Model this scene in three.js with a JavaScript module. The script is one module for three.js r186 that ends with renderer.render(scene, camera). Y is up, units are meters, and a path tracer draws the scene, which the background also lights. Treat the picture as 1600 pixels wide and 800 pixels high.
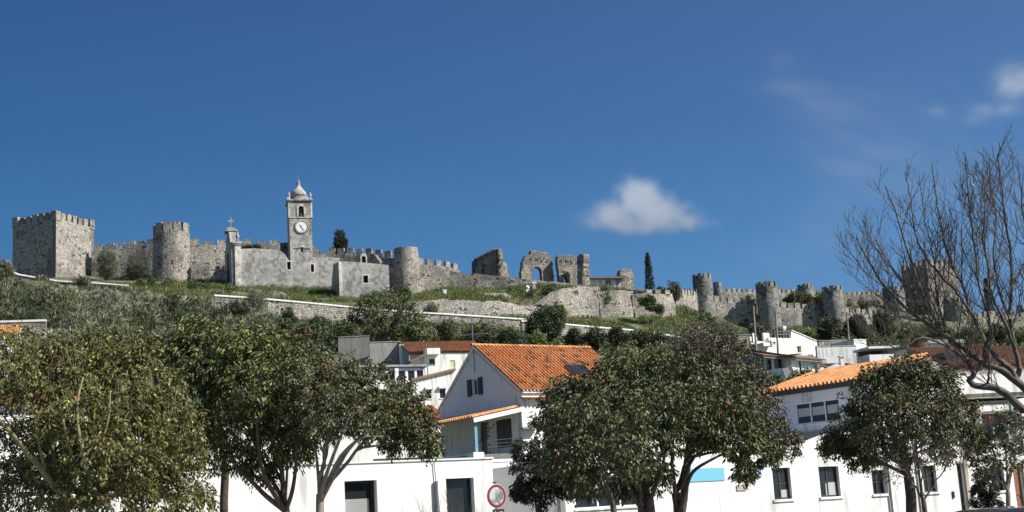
import * as THREE from 'three';
import { mergeGeometries, mergeVertices, toCreasedNormals } from 'three/addons/utils/BufferGeometryUtils.js';

// ---------------------------------------------------------------- camera, sky, sun, exposure
const scene = new THREE.Scene();
const F = 2090, PITCH = 0.1934, ROLL = -0.06, EYE = 1.6;
const camera = new THREE.PerspectiveCamera(THREE.MathUtils.radToDeg(2 * Math.atan(400 / F)), 2, 0.5, 6000);
camera.position.set(0, EYE, 0);
camera.rotation.order = 'YXZ';
camera.rotation.set(PITCH, 0, ROLL);
camera.updateMatrixWorld(true);

const renderer = new THREE.WebGLRenderer({ antialias: true });
renderer.toneMapping = THREE.LinearToneMapping;
renderer.toneMappingExposure = 1.4;
renderer.shadowMap.enabled = true;

const SUN = new THREE.Vector3(Math.sin(1.29) * Math.cos(0.70), Math.sin(0.70), Math.cos(1.29) * Math.cos(0.70)).normalize();
const sun = new THREE.DirectionalLight(new THREE.Color().setRGB(1, 0.95, 0.87), 5.0);
sun.position.copy(SUN).multiplyScalar(400).add(new THREE.Vector3(0, 20, -150));
sun.target.position.set(0, 20, -150);
sun.castShadow = true;
Object.assign(sun.shadow.camera, { left: -220, right: 220, top: 220, bottom: -220, near: 10, far: 900 });
sun.shadow.mapSize.set(4096, 4096);
scene.add(sun, sun.target);

// ---------------------------------------------------------------- small numeric helpers
function rng(seed) { let a = seed * 2654435761 >>> 0; return () => { a = (a + 0x6d2b79f5) | 0; let t = Math.imul(a ^ (a >>> 15), 1 | a); t = (t + Math.imul(t ^ (t >>> 7), 61 | t)) ^ t; return ((t ^ (t >>> 14)) >>> 0) / 4294967296; }; }
const clamp = THREE.MathUtils.clamp, lerp = THREE.MathUtils.lerp, sstep = THREE.MathUtils.smoothstep;
const V = (x, y, z) => new THREE.Vector3(x, y, z);
function hash3(x, y, z) { let h = Math.imul(x, 374761393) ^ Math.imul(y, 668265263) ^ Math.imul(z, 2147483647 ^ 974634773); h = Math.imul(h ^ (h >>> 13), 1274126177); return ((h ^ (h >>> 16)) >>> 0) / 4294967296; }
function n3(x, y, z) {                                   // value noise, 0..1
  const i = Math.floor(x), j = Math.floor(y), k = Math.floor(z); let a = x - i, b = y - j, c = z - k;
  a = a * a * (3 - 2 * a); b = b * b * (3 - 2 * b); c = c * c * (3 - 2 * c);
  const L = (p, q, t) => p + (q - p) * t;
  return L(L(L(hash3(i, j, k), hash3(i + 1, j, k), a), L(hash3(i, j + 1, k), hash3(i + 1, j + 1, k), a), b),
    L(L(hash3(i, j, k + 1), hash3(i + 1, j, k + 1), a), L(hash3(i, j + 1, k + 1), hash3(i + 1, j + 1, k + 1), a), b), c);
}
const fbm3 = (x, y, z, o = 4) => { let s = 0, a = 0.5, f = 1; for (let i = 0; i < o; i++) { s += a * n3(x * f + 7.3 * i, y * f, z * f + 3.1 * i); a *= 0.5; f *= 2.03; } return s / (1 - Math.pow(0.5, o)); };
const lattice = new Map();
function pnoise(u, v, per, seed) {                       // tiling value noise over the unit square
  const key = per * 4096 + seed; let t = lattice.get(key); if (!t) { t = new Float32Array(per * per); for (let j = 0; j < per; j++) for (let i = 0; i < per; i++) t[j * per + i] = hash3(i, j, seed); lattice.set(key, t); }
  const x = u * per, y = v * per; let i = Math.floor(x), j = Math.floor(y), a = x - i, b = y - j;
  a = a * a * (3 - 2 * a); b = b * b * (3 - 2 * b); i = ((i % per) + per) % per; j = ((j % per) + per) % per; const i1 = i + 1 === per ? 0 : i + 1, j1 = j + 1 === per ? 0 : j + 1;
  return (t[j * per + i] * (1 - a) + t[j * per + i1] * a) * (1 - b) + (t[j1 * per + i] * (1 - a) + t[j1 * per + i1] * a) * b;
}
const pfbm = (u, v, per, o, seed) => { let s = 0, a = 0.5; for (let i = 0; i < o; i++) { s += a * pnoise(u, v, per << i, seed + i * 17); a *= 0.5; } return s / (1 - Math.pow(0.5, o)); };

// the direction through a point of the photograph (1600 x 800), and the place that lies there at a given distance
const dirOf = (px, py) => V((px - 800) / F, (400 - py) / F, -1).applyQuaternion(camera.quaternion);
const at = (px, py, D) => { const d = dirOf(px, py); return d.multiplyScalar(D / -d.z).add(camera.position); };

// ---------------------------------------------------------------- the sky: clear blue, one cumulus, a few wisps
{
  const W = 2048, H = 1024, data = new Float32Array(W * H * 4), EXPO = 1 / renderer.toneMappingExposure;
  const stops = [[-90, .16, .17, .17], [-4, .30, .36, .42], [0, .33, .47, .62], [5, .130, .315, .57], [11, .066, .218, .472], [16, .042, .152, .380], [22, .029, .110, .302], [40, .024, .090, .255], [90, .022, .078, .225]];
  const lobes = [[1002, 316, 34, 30, 1], [1036, 332, 36, 26, 1], [964, 339, 36, 23, .98], [1000, 352, 78, 20, .95], [1070, 347, 26, 18, .82], [932, 352, 28, 14, .72], [1090, 352, 15, 9, .45]];
  const wisps = [[1574, 132, 22, 22, 1], [1596, 124, 24, 20, .9], [1552, 172, 36, 9, .6], [1520, 186, 24, 6, .35], [1470, 170, 22, 10, .75]];
  const veils = [[1222, 96, 26, 20, .10], [1245, 136, 50, 12, .22], [1290, 158, 60, 18, .20], [1300, 200, 64, 30, .20], [1345, 245, 70, 30, .18], [1400, 275, 80, 30, .14], [1300, 340, 60, 40, .10], [1500, 330, 150, 90, .14], [1250, 390, 90, 30, .10], [1420, 190, 140, 80, .08]];
  const inv = camera.quaternion.clone().invert(), d = V();
  for (let r = 0; r < H; r++) {
    const up = ((r + .5) / H - .5) * Math.PI, el = THREE.MathUtils.radToDeg(up);
    let k = 0; while (k < stops.length - 2 && el > stops[k + 1][0]) k++;
    const A = stops[k], B = stops[k + 1], t = clamp((el - A[0]) / (B[0] - A[0]), 0, 1);
    for (let c = 0; c < W; c++) {
      const az = ((c + .5) / W - .5) * 2 * Math.PI, x = Math.cos(az) * Math.cos(up), z = Math.sin(az) * Math.cos(up), y = Math.sin(up);
      const cs = x * SUN.x + y * SUN.y + z * SUN.z, glow = el > -2 ? .55 * Math.pow(Math.max(0, cs), 6) + 1.8 * Math.pow(Math.max(0, cs), 40) + .22 * Math.pow(Math.max(0, cs * .5 + .5), 2) : 0;
      const side = 1 + .16 * (cs - .15);
      let R = lerp(A[1], B[1], t) * side + glow * .55 - .012, G = lerp(A[2], B[2], t) * side + glow * .60 - .016, Bl = lerp(A[3], B[3], t) * side + glow * .66 - .02;
      // clouds lie where the air in front of the camera shows them; they are seen only in that direction of the sky
      d.set(x, y, z).applyQuaternion(inv);
      if (d.z < -.5) {
        const px = 800 + d.x / -d.z * F, py = 400 - d.y / -d.z * F;
        if (px > 820 && px < 1800 && py > 0 && py < 480) {
          const q = fbm3(px / 34, py / 26, 3.3, 5), q2 = fbm3(px / 70 + 9, py / 40, 8.1, 5), q3 = fbm3(px / 16, py / 13, 5.5, 4); let m = 0, w = 0, vl = 0; const st = fbm3((px + py * .5) / 90, (py - px * .25) / 22, 6.6, 5);
          for (const L of lobes) { const e = ((px - L[0]) / L[2]) ** 2 + ((py - L[1]) / (py > L[1] ? L[3] * .8 : L[3])) ** 2; m = Math.max(m, L[4] * Math.exp(-e * .62)); }
          for (const L of wisps) { const e = ((px - L[0]) / L[2]) ** 2 + ((py - L[1]) / L[3]) ** 2; w += L[4] * Math.exp(-e); }
          for (const L of veils) { const e = ((px - L[0]) / L[2]) ** 2 + ((py - L[1]) / L[3]) ** 2; vl += L[4] * Math.exp(-e); }
          vl *= .30 + .7 * sstep(st, .25, .8);
          m = sstep(m + (q - .5) * .75 + (q3 - .5) * .5, .30, .95) * .80; w = clamp(w * sstep(q2 + (q3 - .5) * .45, .22, .74) * 1.1 + vl, 0, .8);
          const lit = .80 + .34 * (q - .4) + .16 * clamp((340 - py) / 40, -1, 1);
          const cr = .50 * lit, cg = .56 * lit, cb = .64 * lit;
          R = lerp(lerp(R, .38, w), cr, m); G = lerp(lerp(G, .47, w), cg, m); Bl = lerp(lerp(Bl, .60, w), cb, m);
        }
      }
      const o = (r * W + c) * 4; data[o] = Math.max(0, R) * EXPO; data[o + 1] = Math.max(0, G) * EXPO; data[o + 2] = Math.max(0, Bl) * EXPO; data[o + 3] = 1;
    }
  }
  const sky = new THREE.DataTexture(data, W, H, THREE.RGBAFormat, THREE.FloatType);
  sky.mapping = THREE.EquirectangularReflectionMapping; sky.magFilter = THREE.LinearFilter; sky.needsUpdate = true;
  scene.background = sky; scene.environment = sky;
}

// ---------------------------------------------------------------- textures and materials
const ENC = Float32Array.from({ length: 4097 }, (_, i) => { const l = i / 4096; return 255 * (l <= .0031308 ? l * 12.92 : 1.055 * Math.pow(l, 1 / 2.4) - .055); }), enc = (l) => ENC[l <= 0 ? 0 : l >= 1 ? 4096 : (l * 4096 + .5) | 0];
function tex(n, metres, fn) {                            // fn(u, v) returns linear r, g, b and a height 0..1
  const a = new Uint8Array(n * n * 4), b = new Uint8Array(n * n * 4);
  for (let y = 0, o = 0; y < n; y++) for (let x = 0; x < n; x++, o += 4) {
    const c = fn((x + .5) / n, (y + .5) / n);
    a[o] = enc(c[0]); a[o + 1] = enc(c[1]); a[o + 2] = enc(c[2]); a[o + 3] = 255;
    b[o] = b[o + 1] = b[o + 2] = clamp((c[3] ?? .5) * 255, 0, 255); b[o + 3] = 255;
  }
  const mk = (arr, srgb) => { const t = new THREE.DataTexture(arr, n, n); t.wrapS = t.wrapT = THREE.RepeatWrapping; t.magFilter = THREE.LinearFilter; t.minFilter = THREE.LinearMipmapLinearFilter; if (srgb) t.colorSpace = THREE.SRGBColorSpace; t.repeat.set(1 / metres, 1 / metres); t.needsUpdate = true; return t; };
  return { map: mk(a, true), bump: mk(b, false) };
}
function cells(u, v, nx, ny, seed, warp, tab) {          // irregular stones: distances to the nearest two centres and the nearest one's number
  const x = (u + warp * (pnoise(u, v, 64, seed + 5) - .5)) * nx, y = (v + warp * (pnoise(u, v, 64, seed + 9) - .5)) * ny, i = Math.floor(x), j = Math.floor(y);
  let f1 = 9, f2 = 9, id = 0;
  for (let q = -1; q < 2; q++) for (let p = -1; p < 2; p++) {
    const c = (((j + q) % ny + ny) % ny) * nx + ((i + p) % nx + nx) % nx, dx = Math.abs(i + p + .15 + .7 * tab[c * 3] - x), dy = Math.abs(j + q + .3 + .4 * tab[c * 3 + 1] - y), e = Math.max(dx, dy) * .6 + .4 * Math.sqrt(dx * dx + dy * dy);
    if (e < f1) { f2 = f1; f1 = e; id = c; } else if (e < f2) f2 = e;
  }
  return [f1, f2, id];
}
function rubble(base, dark, warm, seed, patch = 1) {
  const tab = Float32Array.from({ length: 84 * 120 * 3 }, (_, i) => hash3(i, 3, seed));
  return tex(1024, 40, (u, v) => {
    const [f1, f2, id] = cells(u, v, 84, 120, seed, .012, tab), h = tab[id * 3 + 2], edge = sstep(f2 - f1, .02, .16);
    const big = pfbm(u, v, 5, 5, seed + 40), mid = pfbm(u, v, 22, 4, seed + 60), fine = pfbm(u, v, 200, 2, seed + 80);
    let k = (.72 + .56 * h) * (.70 + .60 * fine);
    k *= lerp(.45, 1, edge);
    if (h < .05) k *= .4;                                // darkened stones paint in the shade of putlog holes and missing stones
    const st = pfbm(u, v * .22, 48, 4, seed + 120), d = Math.max(sstep(mid * .6 + big * .5, .50, .70), sstep(st * .6 + big * .45, .54, .70) * .9) * patch, w = sstep(pfbm(u, v, 9, 4, seed + 99), .56, .74);
    return [0, 1, 2].map((c) => lerp(lerp(base[c], dark[c], d * .85), warm[c], w * .38) * k).concat(edge * .7 + .3 * fine);
  });
}
const T = {
  stone: rubble([.375, .352, .312], [.175, .168, .152], [.43, .37, .275], 11),
  render: tex(1024, 40, (u, v) => {                      // old lime render: grey growth, bleached spots, streaks
    const a = pfbm(u, v, 8, 6, 3), b = pfbm(u, v, 60, 4, 7), s = pfbm(u, v * .25, 64, 3, 15), f = pfbm(u, v, 256, 2, 19), g = pfbm(u, v, 16, 5, 23);
    let k = .38 * (.62 + .5 * a) * (.62 + .76 * f); k = lerp(k, .13, sstep(b * .45 + s * .35 + g * .3, .52, .70) * .7); k = lerp(k, .50, sstep(pfbm(u, v, 70, 4, 31) * .75 + g * .3, .54, .70) * .5);
    return [k * 1.0, k * .975, k * .92, .4 + .4 * f + .2 * b];
  }),
  white: tex(1024, 16, (u, v) => {
    const a = pfbm(u, v, 6, 5, 5), s = pfbm(u, v * .12, 90, 3, 25), f = pfbm(u, v, 256, 2, 29);
    const k = .82 * (.93 + .10 * a) * (.97 + .06 * f) * (1 - .36 * sstep(s * .65 + a * .4, .54, .78));
    return [k, k * .99, k * .965, .5 + .3 * f + .2 * a];
  }),
  dirtywhite: tex(1024, 20, (u, v) => {
    const a = pfbm(u, v, 7, 5, 6), s = pfbm(u, v * .14, 80, 4, 26), f = pfbm(u, v, 200, 2, 27);
    let k = .66 * (.82 + .3 * a) * (.93 + .14 * f); k = lerp(k, .30, sstep(a * .5 + s * .55, .50, .72) * .8);
    return [k, k * .985, k * .95, .5 + .4 * f];
  }),
  concrete: tex(512, 12, (u, v) => { const a = pfbm(u, v, 8, 5, 33), s = pfbm(u, v * .2, 60, 3, 36), k = .30 * (.6 + .5 * a) * (.75 + .5 * s); return [k, k * .97, k * .90, a]; }),
  clay: tex(512, 5, (u, v) => { const a = pfbm(u, v, 10, 4, 43), b = pfbm(u, v, 60, 3, 45), k = .72 + .5 * a * b * 2; return [.92 * k, .90 * k, .86 * k, b]; }),
  earth: tex(1024, 60, (u, v) => {
    const a = pfbm(u, v, 10, 6, 53), b = pfbm(u, v, 60, 4, 55), f = pfbm(u, v, 300, 2, 57), g = sstep(a * .7 + b * .3, .36, .60), k = .55 + .9 * f * (.5 + b);
    return [lerp(.155, .062, g) * k, lerp(.128, .095, g) * k, lerp(.078, .026, g) * k, f];
  }),
  bark: tex(512, 1.2, (u, v) => { const a = pfbm(u, v * .5, 24, 4, 63), b = pfbm(u, v, 12, 4, 65), k = .5 + 1.0 * a * (.4 + b); return [k, k * .97, k * .92, a]; }),
  asphalt: tex(256, 4, (u, v) => { const f = pfbm(u, v, 128, 2, 71), k = .055 * (.7 + .6 * f); return [k, k, k, f]; }),
};
const mat = (t, o = {}) => new THREE.MeshStandardMaterial({ roughness: .92, ...(t ? { map: t.map, bumpMap: t.bump, bumpScale: o.bump ?? .03 } : {}), color: new THREE.Color().setRGB(...(o.c ?? [1, 1, 1])), ...(o.r !== undefined ? { roughness: o.r } : {}), ...(o.m !== undefined ? { metalness: o.m } : {}), ...(o.ds ? { side: THREE.DoubleSide } : {}), ...(o.vc ? { vertexColors: true } : {}) });
const M = {
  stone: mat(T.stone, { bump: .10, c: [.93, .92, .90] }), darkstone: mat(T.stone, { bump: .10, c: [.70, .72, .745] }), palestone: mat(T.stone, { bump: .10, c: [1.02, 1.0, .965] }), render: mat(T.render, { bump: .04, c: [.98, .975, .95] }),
  white: mat(T.white, { bump: .008, r: .85, c: [1, .988, .965] }), dirtywhite: mat(T.dirtywhite, { bump: .01 }), coping: mat(T.white, { c: [.95, .95, .94], bump: .01 }), limecap: mat(T.dirtywhite, { c: [.98, .97, .93], bump: .01 }), oldconcrete: mat(T.concrete, { c: [.85, .83, .78], bump: .02 }), concrete: mat(T.concrete, { bump: .02 }),
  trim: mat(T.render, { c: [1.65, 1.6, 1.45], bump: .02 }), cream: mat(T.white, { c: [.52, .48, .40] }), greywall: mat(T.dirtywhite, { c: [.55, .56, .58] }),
  dark: mat(null, { c: [.012, .012, .013], r: .8 }), glass: mat(null, { c: [.018, .022, .026], r: .06 }), whiteframe: mat(null, { c: [.72, .73, .74], r: .4 }), darkframe: mat(null, { c: [.045, .04, .036], r: .5 }),
  shutter: mat(null, { c: [.018, .016, .014], r: .55 }), blind: mat(null, { c: [.42, .44, .42], r: .6 }), burgundy: mat(null, { c: [.11, .045, .05], r: .6 }), yellow: mat(null, { c: [.66, .60, .27], r: .7 }),
  bluepost: mat(null, { c: [.16, .30, .38], r: .5 }), green: mat(null, { c: [.012, .028, .025], r: .45 }), wood: mat(T.bark, { c: [.25, .12, .06] }), oldwood: mat(T.bark, { c: [.32, .29, .25] }), metal: mat(null, { c: [.25, .26, .27], r: .45, m: .6 }), darkmetal: mat(null, { c: [.03, .03, .032], r: .5, m: .3 }),
  clay: mat(T.clay, { c: [.61, .275, .112], bump: .01 }), clay2: mat(T.clay, { c: [.53, .225, .085], bump: .01 }), clay3: mat(T.clay, { c: [.67, .35, .155], bump: .01 }), clay4: mat(T.clay, { c: [.29, .145, .07], bump: .01 }),
  brown: mat(T.clay, { c: [.25, .125, .072], bump: .01 }), brown2: mat(T.clay, { c: [.31, .185, .11], bump: .01 }), slate: mat(T.concrete, { c: [.55, .5, .48] }),
  tilebase: mat(T.clay, { bump: .01 }), bronze: mat(null, { c: [.05, .06, .045], r: .5, m: .5 }), asphalt: mat(T.asphalt, { bump: .004 }), paving: mat(T.concrete, { c: [1.05, 1.02, .98] }),
  bark: mat(T.bark, { c: [.115, .095, .075], bump: .01 }), lichen: mat(T.bark, { c: [.24, .215, .105], bump: .01 }), palebark: mat(T.bark, { c: [.26, .235, .20], bump: .01 }), darkbark: mat(T.bark, { c: [.07, .058, .048], bump: .01 }),
};

// ---------------------------------------------------------------- names, things and parts
const used = new Map();
const numbered = (n) => { const k = used.get(n) ?? 0; used.set(n, k + 1); return k ? `${n}_${String(k).padStart(3, '0')}` : n; };
function tag(o, label, category, group, kind) { if (label) o.userData.label = label; if (category) o.userData.category = category; if (group) o.userData.group = group; if (kind) o.userData.kind = kind; return o; }
function thing(name, label, category, pos, turn = 0, group) {
  const o = new THREE.Group(); o.name = numbered(name); o.position.copy(pos); o.rotation.y = turn; scene.add(o); o.updateMatrixWorld(true);
  return tag(o, label, category, group);
}
function prep(g) {                                       // no index, flat or given normals, uv in metres by the face's own direction
  let a = g.index ? g.toNonIndexed() : g;
  if (!a.attributes.normal) a.computeVertexNormals();
  if (!g.userData.uvDone) {
    const p = a.attributes.position, n = a.attributes.normal, uv = new Float32Array(p.count * 2);
    for (let i = 0; i < p.count; i++) {
      const nx = n.getX(i), ny = n.getY(i), nz = n.getZ(i), h = Math.hypot(nx, nz);
      if (Math.abs(ny) > .8 || h < .01) { uv[2 * i] = p.getX(i); uv[2 * i + 1] = p.getZ(i); } else { const ax = Math.abs(nx) > Math.abs(nz); uv[2 * i] = ax ? -p.getZ(i) * Math.sign(nx) : p.getX(i) * Math.sign(nz || 1); uv[2 * i + 1] = p.getY(i); if (ax) uv[2 * i] += 3.7; }
    }
    a.setAttribute('uv', new THREE.BufferAttribute(uv, 2));
  }
  for (const k of Object.keys(a.attributes)) if (!['position', 'normal', 'uv'].includes(k)) a.deleteAttribute(k);
  return a;
}
const merge = (gs) => { gs = [gs].flat(9).filter(Boolean).map(prep); return gs.length === 1 ? gs[0] : mergeGeometries(gs); };
function part(name, geos, m, parent, label) {
  const o = new THREE.Mesh(geos.isBufferGeometry && geos.userData.ready ? geos : merge(geos), m);
  o.name = parent === scene ? numbered(name) : name; o.castShadow = o.receiveShadow = true; parent.add(o); if (label) o.userData.label = label; return o;
}
const stuff = (o) => (o.userData.kind = 'stuff', o);
function box(w, h, d, x = 0, y = 0, z = 0, ry = 0, rz = 0, rx = 0) { const g = new THREE.BoxGeometry(w, h, d); if (rx) g.rotateX(rx); if (rz) g.rotateZ(rz); if (ry) g.rotateY(ry); return g.translate(x, y, z); }   // x, y, z is the middle
const slab = (x0, y0, z0, x1, y1, z1) => box(x1 - x0, y1 - y0, z1 - z0, (x0 + x1) / 2, (y0 + y1) / 2, (z0 + z1) / 2);
function rod(a, b, r, n = 6, r2 = r) { const d = b.clone().sub(a), g = new THREE.CylinderGeometry(r2, r, d.length(), n); g.applyQuaternion(new THREE.Quaternion().setFromUnitVectors(V(0, 1, 0), d.clone().normalize())); return g.translate((a.x + b.x) / 2, (a.y + b.y) / 2, (a.z + b.z) / 2); }
function poly(points, depth, holes = []) {               // a plate whose front lies at z = 0
  const s = new THREE.Shape(points.map((p) => new THREE.Vector2(p[0], p[1])));
  for (const h of holes) s.holes.push(new THREE.Path((h.length === 4 && !Array.isArray(h[0]) ? [[h[0], h[1]], [h[0], h[3]], [h[2], h[3]], [h[2], h[1]]] : h).map((p) => new THREE.Vector2(p[0], p[1]))));
  return new THREE.ExtrudeGeometry(s, { depth, bevelEnabled: false, curveSegments: 8 }).translate(0, 0, -depth);
}

// a building's own frame: x along the front to the right, z out of the front, y up from its base
class Front {
  constructor(name, label, category, px, py, D, az, baseY = null, group) {
    const p = at(px, py, D); if (baseY === null) baseY = ground(p.x, p.z) - .3;
    this.o = thing(name, label, category, V(p.x, baseY, p.z), az, group); this.inv = this.o.matrixWorld.clone().invert(); this.D = D;
    this.eye = camera.position.clone().applyMatrix4(this.inv);
  }
  ray(px, py) { return dirOf(px, py).transformDirection(this.inv); }
  f(px, py, z = 0) { const d = this.ray(px, py), t = (z - this.eye.z) / d.z; return [this.eye.x + d.x * t, this.eye.y + d.y * t]; }        // on the plane z
  s(px, py, x = 0) { const d = this.ray(px, py), t = (x - this.eye.x) / d.x; return [this.eye.z + d.z * t, this.eye.y + d.y * t]; }        // on the plane x: [z, y]
  part(name, geos, m, label) { return part(name, geos, m, this.o, label); }
  rect(px0, py0, px1, py1, z = 0) { const a = this.f(px0, py0, z), b = this.f(px1, py1, z), x = [a[0], b[0]].sort((p, q) => p - q), y = [a[1], b[1]].sort((p, q) => p - q); return [x[0], y[0], x[1], y[1]]; }
}
// a window or glazed door set into a hole [x0, y0, x1, y1] of a front at plane z
function windowIn(parent, [x0, y0, x1, y1], o = {}) {
  const { depth = .18, z = 0, fw = .06, cols = 2, rows = 1, frame = M.whiteframe, glass = M.glass, sill = .05, surround = 0, name = 'window', sillMat = M.coping } = o;
  const zz = z - depth, g = [slab(x0, y0, zz - .03, x0 + fw, y1, zz + .03), slab(x1 - fw, y0, zz - .03, x1, y1, zz + .03), slab(x0 + fw, y0, zz - .03, x1 - fw, y0 + fw, zz + .03), slab(x0 + fw, y1 - fw, zz - .03, x1 - fw, y1, zz + .03)];
  const w = (x1 - x0 - fw) / cols, h = (y1 - y0 - fw) / rows;
  for (let i = 1; i < cols; i++) g.push(slab(x0 + w * i, y0 + fw, zz - .025, x0 + w * i + fw, y1 - fw, zz + .025));
  for (let j = 1; j < rows; j++) g.push(slab(x0 + fw, y0 + h * j + fw * .2, zz - .02, x1 - fw, y0 + h * j + fw * .8, zz + .02));
  const f = part(name, g, frame, parent);
  for (let i = 0; i < cols; i++) part('pane', slab(x0 + w * i + fw * .9, y0 + fw * .9, zz - .012, x0 + w * (i + 1) + fw * .1, y1 - fw * .9, zz - .002), glass, f);
  if (sill) part('sill', slab(x0 - .08, y0 - sill, z - depth, x1 + .08, y0, z + .06), sillMat, f);
  if (surround) part('surround', [slab(x0 - surround, y0 - surround, z - .1, x0, y1 + surround, z + .035), slab(x1, y0 - surround, z - .1, x1 + surround, y1 + surround, z + .035), slab(x0, y1, z - .1, x1, y1 + surround, z + .035), slab(x0, y0 - surround, z - .1, x1, y0, z + .035)], o.surroundMat ?? M.trim, f);
  return f;
}
// clay tiles laid in courses: O is the lower left corner, U runs along the eave, W up the slope
const tileShape = (pu, pv) => {
  const pr = [[0, -.01], [.07, .062], [.20, .108], [.38, .108], [.51, .062], [.58, -.01], [.79, -.035], [1, -.01]], p = [], ix = [];
  for (const [j, lift] of [[0, .020], [1, 0]]) for (const [s, h] of pr) p.push(s * pu, j * pv * 1.14, h + lift);
  for (const [s, h] of pr) p.push(s * pu, .004, h + .020 - .020);
  const n = pr.length; for (let i = 0; i < n - 1; i++) { ix.push(i, i + 1, n + i + 1, i, n + i + 1, n + i, 2 * n + i, 2 * n + i + 1, i + 1, 2 * n + i, i + 1, i); }
  const g = new THREE.BufferGeometry(); g.setAttribute('position', new THREE.Float32BufferAttribute(p, 3)); g.setIndex(ix);
  const t = toCreasedNormals(g, .9), q = t.attributes.position, uv = new Float32Array(q.count * 2); for (let i = 0; i < q.count; i++) { uv[2 * i] = q.getX(i); uv[2 * i + 1] = q.getY(i); }
  t.setAttribute('uv', new THREE.BufferAttribute(uv, 2)); t.userData.ready = true; return t;
};
function tiledRoof(roof, O, U, W, lenU, lenW, mats, o = {}) {
  const { pu = .255, pv = .42, singles = 280, seed = 5, clip } = o, N = U.clone().cross(W).normalize(), r = rng(seed), nu = Math.round(lenU / pu), nw = Math.round(lenW / pv), qu = lenU / nu, qw = lenW / nw, g = tileShape(qu, qw), rest = [], base = new THREE.Matrix4().makeBasis(U, W, N);
  let made = 0;
  for (let j = 0; j < nw; j++) for (let i = 0; i < nu; i++) {
    const u = i * qu, w = j * qw; if (clip && !clip((i + .5) * qu, (j + .5) * qw)) continue;
    const p = O.clone().addScaledVector(U, u + (r() - .5) * .008).addScaledVector(W, w + (r() - .5) * .02).addScaledVector(N, (r() - .5) * .008), k = Math.min(mats.length - 1, Math.floor(r() * r() * mats.length + (n3(u * .7, w * .7, seed) > .62 ? 1 : 0)));
    const m = base.clone().multiply(new THREE.Matrix4().makeRotationZ((r() - .5) * .02)).setPosition(p);
    if (made < singles) { const t = new THREE.Mesh(g, mats[k]); t.name = 'roof_tile'; t.castShadow = t.receiveShadow = true; t.applyMatrix4(m); roof.add(t); made++; } else rest.push([m, k]);
  }
  if (rest.length) { const im = new THREE.InstancedMesh(g, M.tilebase, rest.length); im.name = 'roof_tiles'; im.castShadow = im.receiveShadow = true; rest.forEach((q, i) => { im.setMatrixAt(i, q[0]); im.setColorAt(i, mats[q[1]].color); }); roof.add(stuff(im)); }
}
function ridgeTiles(roof, a, b, r, mats, len = .42, seed = 3) {
  const d = b.clone().sub(a), n = Math.max(1, Math.round(d.length() / len)), q = rng(seed), step = d.clone().divideScalar(n), L = step.length();
  const g0 = new THREE.CylinderGeometry(r * .86, r, L * 1.12, 8, 1, true, -Math.PI / 2, Math.PI); const g = prep(g0); g.userData.ready = true;
  const X = d.clone().normalize(), Z = V(0, 1, 0).addScaledVector(X, -X.y).normalize(), Y = Z.clone().cross(X).normalize();
  for (let i = 0; i < n; i++) { const t = new THREE.Mesh(g, mats[Math.floor(q() * mats.length)]); t.name = 'ridge_tile'; t.castShadow = t.receiveShadow = true; t.applyMatrix4(new THREE.Matrix4().makeBasis(Y, X, Z).setPosition(a.clone().addScaledVector(step, i + .5))); roof.add(t); }
}

// ---------------------------------------------------------------- rough masonry
function loopMesh(cols, rows, pos, uvf, cap, crease = .75) {   // a closed wall of rows x cols points with a lid
  const p = [], uv = [], ix = [];
  for (let j = 0; j < rows; j++) for (let i = 0; i <= cols; i++) { const q = pos(i % cols, j); p.push(q.x, q.y, q.z); const t = uvf(i, j, q); uv.push(t[0], t[1]); }
  const w = cols + 1;
  for (let j = 0; j < rows - 1; j++) for (let i = 0; i < cols; i++) { const a = j * w + i; ix.push(a, a + 1, a + w + 1, a, a + w + 1, a + w); }
  const base = p.length / 3; cap(p, uv, ix, (i) => pos(i % cols, rows - 1), base);
  const g = new THREE.BufferGeometry(); g.setAttribute('position', new THREE.Float32BufferAttribute(p, 3)); g.setAttribute('uv', new THREE.Float32BufferAttribute(uv, 2)); g.setIndex(ix);
  const c = toCreasedNormals(g, crease); c.userData.uvDone = true; return c;
}
const rough = (x, y, z, amp) => (n3(x * .55, y * .55, z * .55) - .5) * amp * 1.3 + (n3(x * 1.7 + 5, y * 1.9, z * 1.7) - .5) * amp;
function towerGeo(c, r, y0, y1, amp = .16, taper = .04) {
  const n = Math.max(18, Math.round(r * 2 * Math.PI / .7)), m = Math.max(4, Math.round((y1 - y0) / .8));
  const pos = (i, j) => { const a = i / n * 2 * Math.PI, v = j / (m - 1), y = lerp(y0, y1, v), X = c.x + Math.cos(a) * r, Z = c.z - Math.sin(a) * r, R = r * (1 + taper * (1 - v)) + rough(X, y, Z, amp); return V(c.x + Math.cos(a) * R, y, c.z - Math.sin(a) * R); };
  return loopMesh(n, m, pos, (i, j, q) => [i / n * 2 * Math.PI * r, q.y], (p, uv, ix, top, b) => { p.push(c.x, y1, c.z); uv.push(0, 0); for (let i = 0; i < n; i++) { const q = top(i); p.push(q.x, q.y, q.z); uv.push(q.x, q.z); } for (let i = 0; i < n; i++) ix.push(b, b + 1 + i, b + 1 + (i + 1) % n); });
}
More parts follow.
